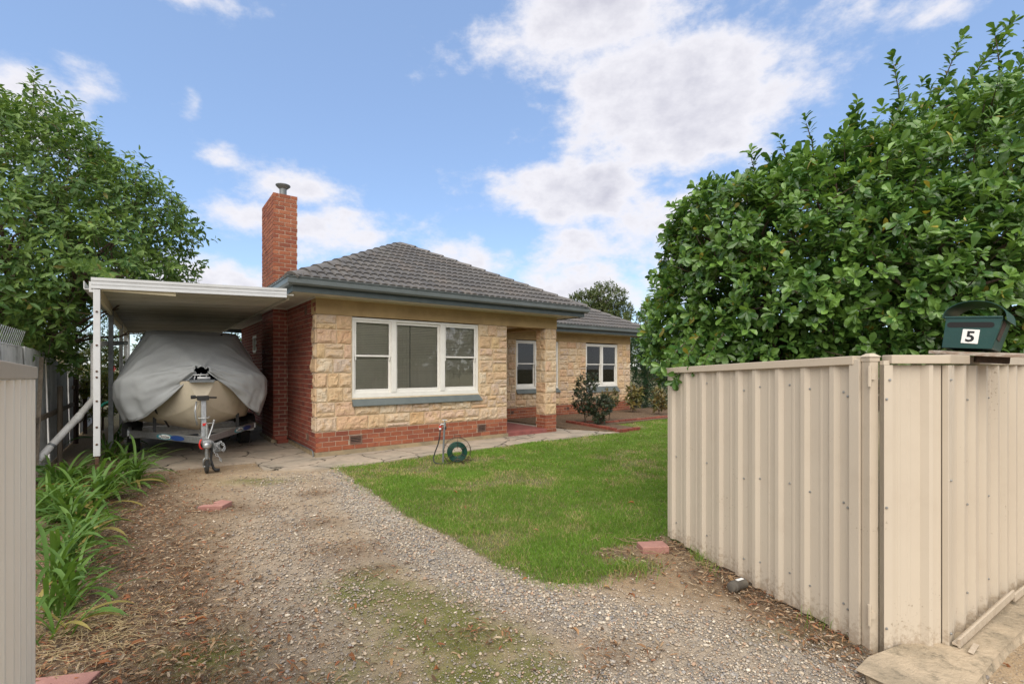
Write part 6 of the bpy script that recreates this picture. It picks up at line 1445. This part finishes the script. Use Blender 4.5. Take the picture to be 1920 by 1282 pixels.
plant('side_hedge', 'dark oleander like hedge beside the far right corner of the house', 'hedge', hl(14.3, 4.2, 0), [(*hl(13.75, 4.3, 1.5), 1.0, 1.2, 1.6), (*hl(14.8, 3.0, 1.5), 1.2, 1.2, 1.7), (*hl(15.9, 2.2, 1.6), 1.2, 1.2, 1.8), (*hl(14.2, 2.9, .6), .8, .8, .7)], 2000, dict(n=9, len=.14, w=.24, twig=.18, pal=[(.014, .045, .018), (.045, .10, .035)], mat='leafdull', stems=250, fill=.06, ang=48), trunk=(.6, .07), seed=37)
plant('gum_tree', 'open crowned olive green tree rising behind the right end of the roof', 'tree', (5.0, 30, 0), [(4.6, 30, 5.6, 1.1, 1.0, .75), (5.9, 30, 5.9, 1.1, 1.0, .95), (5.3, 30, 4.7, 1.5, 1.2, .9), (6.6, 30.3, 5.1, .9, .9, .8), (4.3, 30, 4.9, .7, .7, .6)], 1300, dict(n=9, len=.17, w=.42, twig=.25, pal=[(.055, .085, .025), (.12, .15, .045)], mat='leafdull', stems=200, tr=.012, fill=.10, lump=.3, shell=.2), bark='palebark', trunk=(3.2, .18), seed=41)
plant('olive_tree', 'low olive green tree between the gum tree and the big bush', 'tree', (7.0, 25, 0), [(6.6, 25, 3.4, 1.3, 1.2, 1.1), (7.8, 25, 3.8, 1.4, 1.2, 1.3), (7.2, 24.5, 2.4, 1.6, 1.2, 1.2)], 1100, dict(n=9, len=.13, w=.42, twig=.2, pal=[(.06, .095, .025), (.14, .17, .05)], mat='leafdull', stems=150, tr=.01, fill=.08), trunk=(1.6, .14), seed=43)
# garden bed
plant('bed_shrub', 'tall dark leaved young shrub in the brick edged bed', 'shrub', (2.117, 13.96, .03), [(2.13, 13.96, 1.08, .30, .28, .36), (2.02, 13.9, .66, .24, .24, .30), (2.22, 14.0, .5, .2, .2, .22), (2.30, 13.9, 1.25, .16, .16, .2)], 330, dict(n=8, len=.062, w=.52, twig=.07, pal=[(.022, .04, .022), (.06, .08, .035), (.2, .14, .05)], stems=120, tr=.004, fill=.15, lump=.3), trunk=(.4, .02), seed=51)
plant('bed_shrub', 'rounder lower dark shrub right beside the tall young shrub', 'shrub', (2.47, 13.5, .03), [(2.45, 13.5, .52, .33, .3, .30), (2.65, 13.55, .62, .22, .2, .22), (2.45, 13.45, .22, .14, .14, .16)], 300, dict(n=8, len=.062, w=.52, twig=.07, pal=[(.020, .038, .02), (.055, .075, .03), (.2, .14, .05)], stems=100, tr=.004, fill=.15, lump=.3), trunk=(.2, .02), seed=53)
plant('bed_shrub', 'bronze tipped shrub half hidden behind the rounder dark shrub', 'shrub', (2.95, 14.5, .03), [(2.95, 14.5, .72, .2, .2, .24)], 70, dict(n=8, len=.10, w=.45, twig=.09, pal=[(.09, .10, .03), (.20, .15, .05)], stems=30, tr=.005, fill=.1), trunk=(.4, .015), seed=54)
plant('bed_sapling', 'upright young sapling with bronze leaves by the house corner', 'sapling', (4.36, 17.2, .03), [(4.36, 17.2, .45, .2, .2, .25), (4.42, 17.2, .75, .2, .2, .22)], 42, dict(n=8, len=.16, w=.42, twig=.1, pal=[(.10, .12, .035), (.24, .18, .06)], stems=20, tr=.006, fill=.1, up=.7, ang=45), trunk=(.3, .02), seed=55)
plant('bed_sapling', 'bronze leaved sapling nearest the open gate edge', 'sapling', (5.0, 16.3, .03), [(5.0, 16.3, .4, .17, .17, .25), (4.98, 16.3, .68, .15, .15, .18)], 40, dict(n=8, len=.15, w=.42, twig=.1, pal=[(.10, .11, .035), (.26, .18, .06)], stems=20, tr=.006, fill=.1, up=.7, ang=45), trunk=(.3, .02), seed=56)
# trees across the street: what the front windows mirror
for i, (x, y, h, sd_) in enumerate(((9.5, -21, 5.2, 61), (17, -26, 4.6, 63), (25, -30, 5.5, 65))):
    p = hl(x, y, 0); plant('street_tree', ['broad street tree across the road mirrored in the front windows', 'second street tree mirrored in the front windows, rounder', 'farthest street tree mirrored in the recessed windows'][i], 'tree', p,
      [(p[0], p[1], h - .6, 3.0, 2.6, 2.4), (p[0] + 2.2, p[1] + .8, h - 1.9, 2.2, 1.8, 1.9), (p[0] - 2.0, p[1] - .6, h - 1.8, 2.2, 1.7, 1.9)], 620, dict(n=8, len=.26, w=.5, twig=.3, pal=[(.04, .07, .02), (.09, .12, .04)], mat='leafdull', stems=60, tr=.02, fill=.1), bark='palebark', trunk=(2.6, .25), seed=sd_)

def strap_mesh(L_, w, lift, curl, col, twist=0., seg=8):
    pts = []; vs = []; x = z = 0.; a = lift
    for i in range(seg + 1):
        t = i / seg; ww = w * (.75 + .5 * math.sin(min(1, t * 1.25) * math.pi * .55)) * (1 - max(0, (t - .72) / .28) ** 1.6 * .97)
        tw = twist * t; cy, cz = math.cos(tw), math.sin(tw)
        vs += [(x - .0, ww / 2 * cy, z + ww / 2 * cz + ww * .12), (x, 0, z), (x, -ww / 2 * cy, z - ww / 2 * cz + ww * .12)]
        x += math.cos(a) * L_ / seg; z += math.sin(a) * L_ / seg; a -= curl / seg * (.5 + 1.2 * t)
    F = []
    for i in range(seg):
        b = i * 3
        for j in (0, 1): F += [(b + j, b + 3 + j, b + 4 + j), (b + j, b + 4 + j, b + 1 + j)]
    c = np.array([col] * len(vs)) * np.repeat(np.linspace(1.15, .95, seg + 1), 3)[:, None]
    return npmesh('leaf', np.array(vs), np.array(F), 'leafdull', c, True)
def strap_plants():
    g = random.Random(9); P = []
    for i in range(14):
        t = g.random(); col = (.06 + .06 * t, .135 + .08 * t, .026 + .014 * t)
        if i == 13: col = (.30, .25, .07)
        P.append(strap_mesh(g.uniform(.55, .9), g.uniform(.026, .038), R(g.uniform(40, 82)), R(g.uniform(70, 165)), col, g.uniform(-.7, .7)))
    spots = [(-2.80, 2.93, 9, .62, 'nearest small strap leaved clump beside the left gate leaf'), (-3.22, 3.42, 14, .75, 'strap leaved clump second from the left gate leaf'), (-3.78, 4.05, 18, .8, 'bright strap leaved clump sprawling towards the hooked paver'),
             (-4.45, 4.25, 16, .8, 'strap leaved clump against the gate leaf under the pipe'), (-4.55, 4.95, 24, .85, 'broad strap leaved clump in the middle of the border'), (-5.25, 5.35, 24, .9, 'strap leaved clump just in front of the pipe foot'),
             (-5.15, 6.0, 26, 1.0, 'large strap leaved clump in front of the carport post'), (-5.75, 6.1, 24, 1.0, 'tall strap leaved clump left of the carport post foot'), (-5.35, 6.75, 22, .95, 'strap leaved clump right behind the carport post'),
             (-6.2, 6.75, 20, .95, 'strap leaved clump between fence and carport post'), (-6.1, 7.6, 18, .9, 'shaded strap leaved clump by the trailer mudguard'), (-7.2, 8.6, 16, .9, 'shaded strap leaved clump by the second carport post'), (-8.3, 9.9, 14, .95, 'farthest strap leaved clump between posts and fence'), (-4.95, 4.75, 16, .85, 'strap leaved clump half hidden behind the left gate leaf'), (-6.0, 6.3, 18, .95, 'strap leaved clump under the sloping drain pipe'), (-4.85, 5.5, 16, .8, 'low strap leaved clump spilling onto the drive edge'), (-3.05, 3.2, 12, .7, 'strap leaved clump crowding the nearest small clump'), (-3.55, 3.72, 18, .8, 'strap leaved clump behind the second one from the gate leaf'), (-4.05, 4.5, 18, .85, 'strap leaved clump level with the brown litter patch'), (-4.9, 5.15, 18, .9, 'strap leaved clump between the broad clump and the pipe foot')]
    for x, y, n, sc, lab in spots:
        r = empty('strap_leaf_clump', (x, y, 0), 0, lab, 'plant', 'strap leaved clumps along the left border')
        for k in range(int(n * 2.0)):
            s = sc * g.uniform(.75, 1.12); a = g.uniform(0, 2 * math.pi)
            if g.random() < .5: a = g.gauss(-.35, .8)
            o = link('leaf', P[13 if g.random() < .05 else g.randrange(13)], r, (g.gauss(0, .05), g.gauss(0, .05), -.01), (g.gauss(0, .12), g.gauss(0, .12), a)); o.scale = (s, s * g.uniform(.85, 1.1), s * g.uniform(.8, 1.1))
strap_plants()

# ------------------------------------------------------------------ litter
def litter():
    n = 95000; y = RNG.uniform(1.7, 8.2, n) ** 1.0; x = RNG.uniform(-1.08, .75, n) * y; g, l, ms = soilmix(x, y)
    ok = (RNG.random(n) < l * 1.0) & ~lawn_mask(x, y); x, y = x[ok], y[ok]; n = len(x)
    Ls = RNG.uniform(.014, .06, n); Ws = Ls * RNG.uniform(.12, .42, n); a = RNG.uniform(0, 6.28, n); tilt = RNG.normal(0, .25, n)
    D = np.stack([np.cos(a) * np.cos(tilt), np.sin(a) * np.cos(tilt), np.sin(tilt)], 1); N0 = nrm(np.stack([RNG.normal(0, .35, n), RNG.normal(0, .35, n), np.ones(n)], 1)); N0 = nrm(N0 - (N0 * D).sum(1, keepdims=True) * D)
    pal = np.array([(.20, .115, .06), (.30, .17, .085), (.11, .07, .042), (.36, .25, .15), (.44, .35, .24), (.27, .11, .055), (.15, .10, .065)])
    c = pal[RNG.integers(0, len(pal), n)] * RNG.uniform(.7, 1.2, (n, 1))
    P = np.stack([x, y, height(x, y) + RNG.uniform(.004, .016, n)], 1)
    o = link('leaf_litter', leaves_mesh('leaf_litter', P, D, N0, Ls, Ws, T_OVATE, c, 'dry')); tag(o, 'brown leaf litter and bark crumbs strewn along the drive', 'leaf litter', kind='stuff')
    # straw and dry stems in the near left corner and by the gate foot
    b = MB(); rg = random.Random(4)
    def stem(cx, cy, sx, sy, L0, col):
        p = Vector((rg.gauss(cx, sx), rg.gauss(cy, sy), 0)); p.z = float(height(p.x, p.y)) + rg.uniform(.006, .03); a_ = rg.uniform(0, 6.28); L1 = L0 * rg.uniform(.5, 1.3); d = Vector((math.cos(a_), math.sin(a_), rg.uniform(-.05, .12))); q = p + d * L1 * .5 + Vector((rg.gauss(0, .012), rg.gauss(0, .012), .008))
        b.tube([p, q, p + d * L1 + Vector((rg.gauss(0, .02), rg.gauss(0, .02), -.0))], .0013 if L0 < .12 else .0028, 3, col=col, cap=False)
    for i in range(420): stem(-2.55, 2.95, .28, .22, .10, (.42, .33, .18))
    for i in range(70): stem(1.25, 4.25, .25, .18, .14, (.30, .22, .13))
    for i in range(60): stem(1.75, 3.55, .12, .45, .12, (.30, .20, .12))
    for i in range(60): stem(-.6, 2.6, .9, .6, .10, (.30, .22, .14))
    for i in range(30): stem(-2.8, 4.3, .5, .8, .14, (.34, .26, .16))
    o = b.build('straw', 'dry', None); tag(o, 'pale dry straw and thin stems lying on the ground', 'straw', kind='stuff')
    # the few big fallen leaves one can pick out
    T = T_OVATE; protos = []
    for i, col in enumerate(((.34, .14, .055), (.34, .20, .10), (.25, .11, .05), (.40, .26, .13))):
        tv = T[0].copy(); tv[:, 1] *= .42; tv[:, 2] = tv[:, 2] * 3 + .10 * np.sin(tv[:, 0] * 3.1); protos.append(npmesh('fallen_leaf', tv, T[1], 'dry', np.repeat(np.array([col]), len(tv), 0)))
    def ptg(px, py): d = 897 * 1.65 / (py - 689); return ((px - 960) / 897 * d, d)
    spots = [(389, 1165), (590, 1145), (210, 1248), (310, 1135), (358, 1235), (295, 1125), (800, 1160), (735, 1238), (812, 1260), (1085, 1195), (655, 1228), (400, 1200), (440, 1095), (600, 1215), (230, 1120), (1130, 1105), (1460, 1105), (1410, 1120), (275, 1208), (1365, 1080), (980, 1090), (750, 1275), (320, 1262), (560, 1240), (665, 1135), (545, 1192), (1190, 1125)]
    for i, (px, py) in enumerate(spots):
        x, y = ptg(px, py); o = link('fallen_leaf', protos[i % 4], None, (x, y, float(height(x, y)) + .012), (rg.gauss(0, .25), rg.gauss(0, .2), rg.uniform(0, 6.28))); s = rg.uniform(.055, .095); o.scale = (s, s, s)
        tag(o, 'dry orange brown fallen leaf lying on the gravel drive', 'fallen leaf', 'fallen leaves on the drive')
    for i, (px, py) in enumerate([(680, 895), (850, 925), (880, 925), (1085, 928), (1078, 966), (1190, 950), (1000, 1000), (780, 890), (1140, 905), (690, 885), (955, 905), (870, 955)]):
        x, y = ptg(px, py); o = link('fallen_leaf', protos[(i + 3) % 4], None, (x, y, .038), (rg.gauss(0, .3), rg.gauss(0, .3), rg.uniform(0, 6.28))); s = rg.uniform(.05, .08); o.scale = (s, s, s)
        tag(o, 'dry pale brown fallen leaf lying on the grass', 'fallen leaf', 'fallen leaves on the lawn')
    for i, (px, py) in enumerate([(1835, 1262), (1905, 1175), (1880, 1250)]):
        x, y = ptg(px, py); o = link('fallen_leaf', protos[i % 4], None, (x, y, .02), (rg.gauss(0, .3), rg.gauss(0, .3), rg.uniform(0, 6.28))); o.scale = (.06,) * 3
        tag(o, 'dry brown fallen leaf on the gravel outside the street fence', 'fallen leaf', 'fallen leaves outside the fence')
litter()
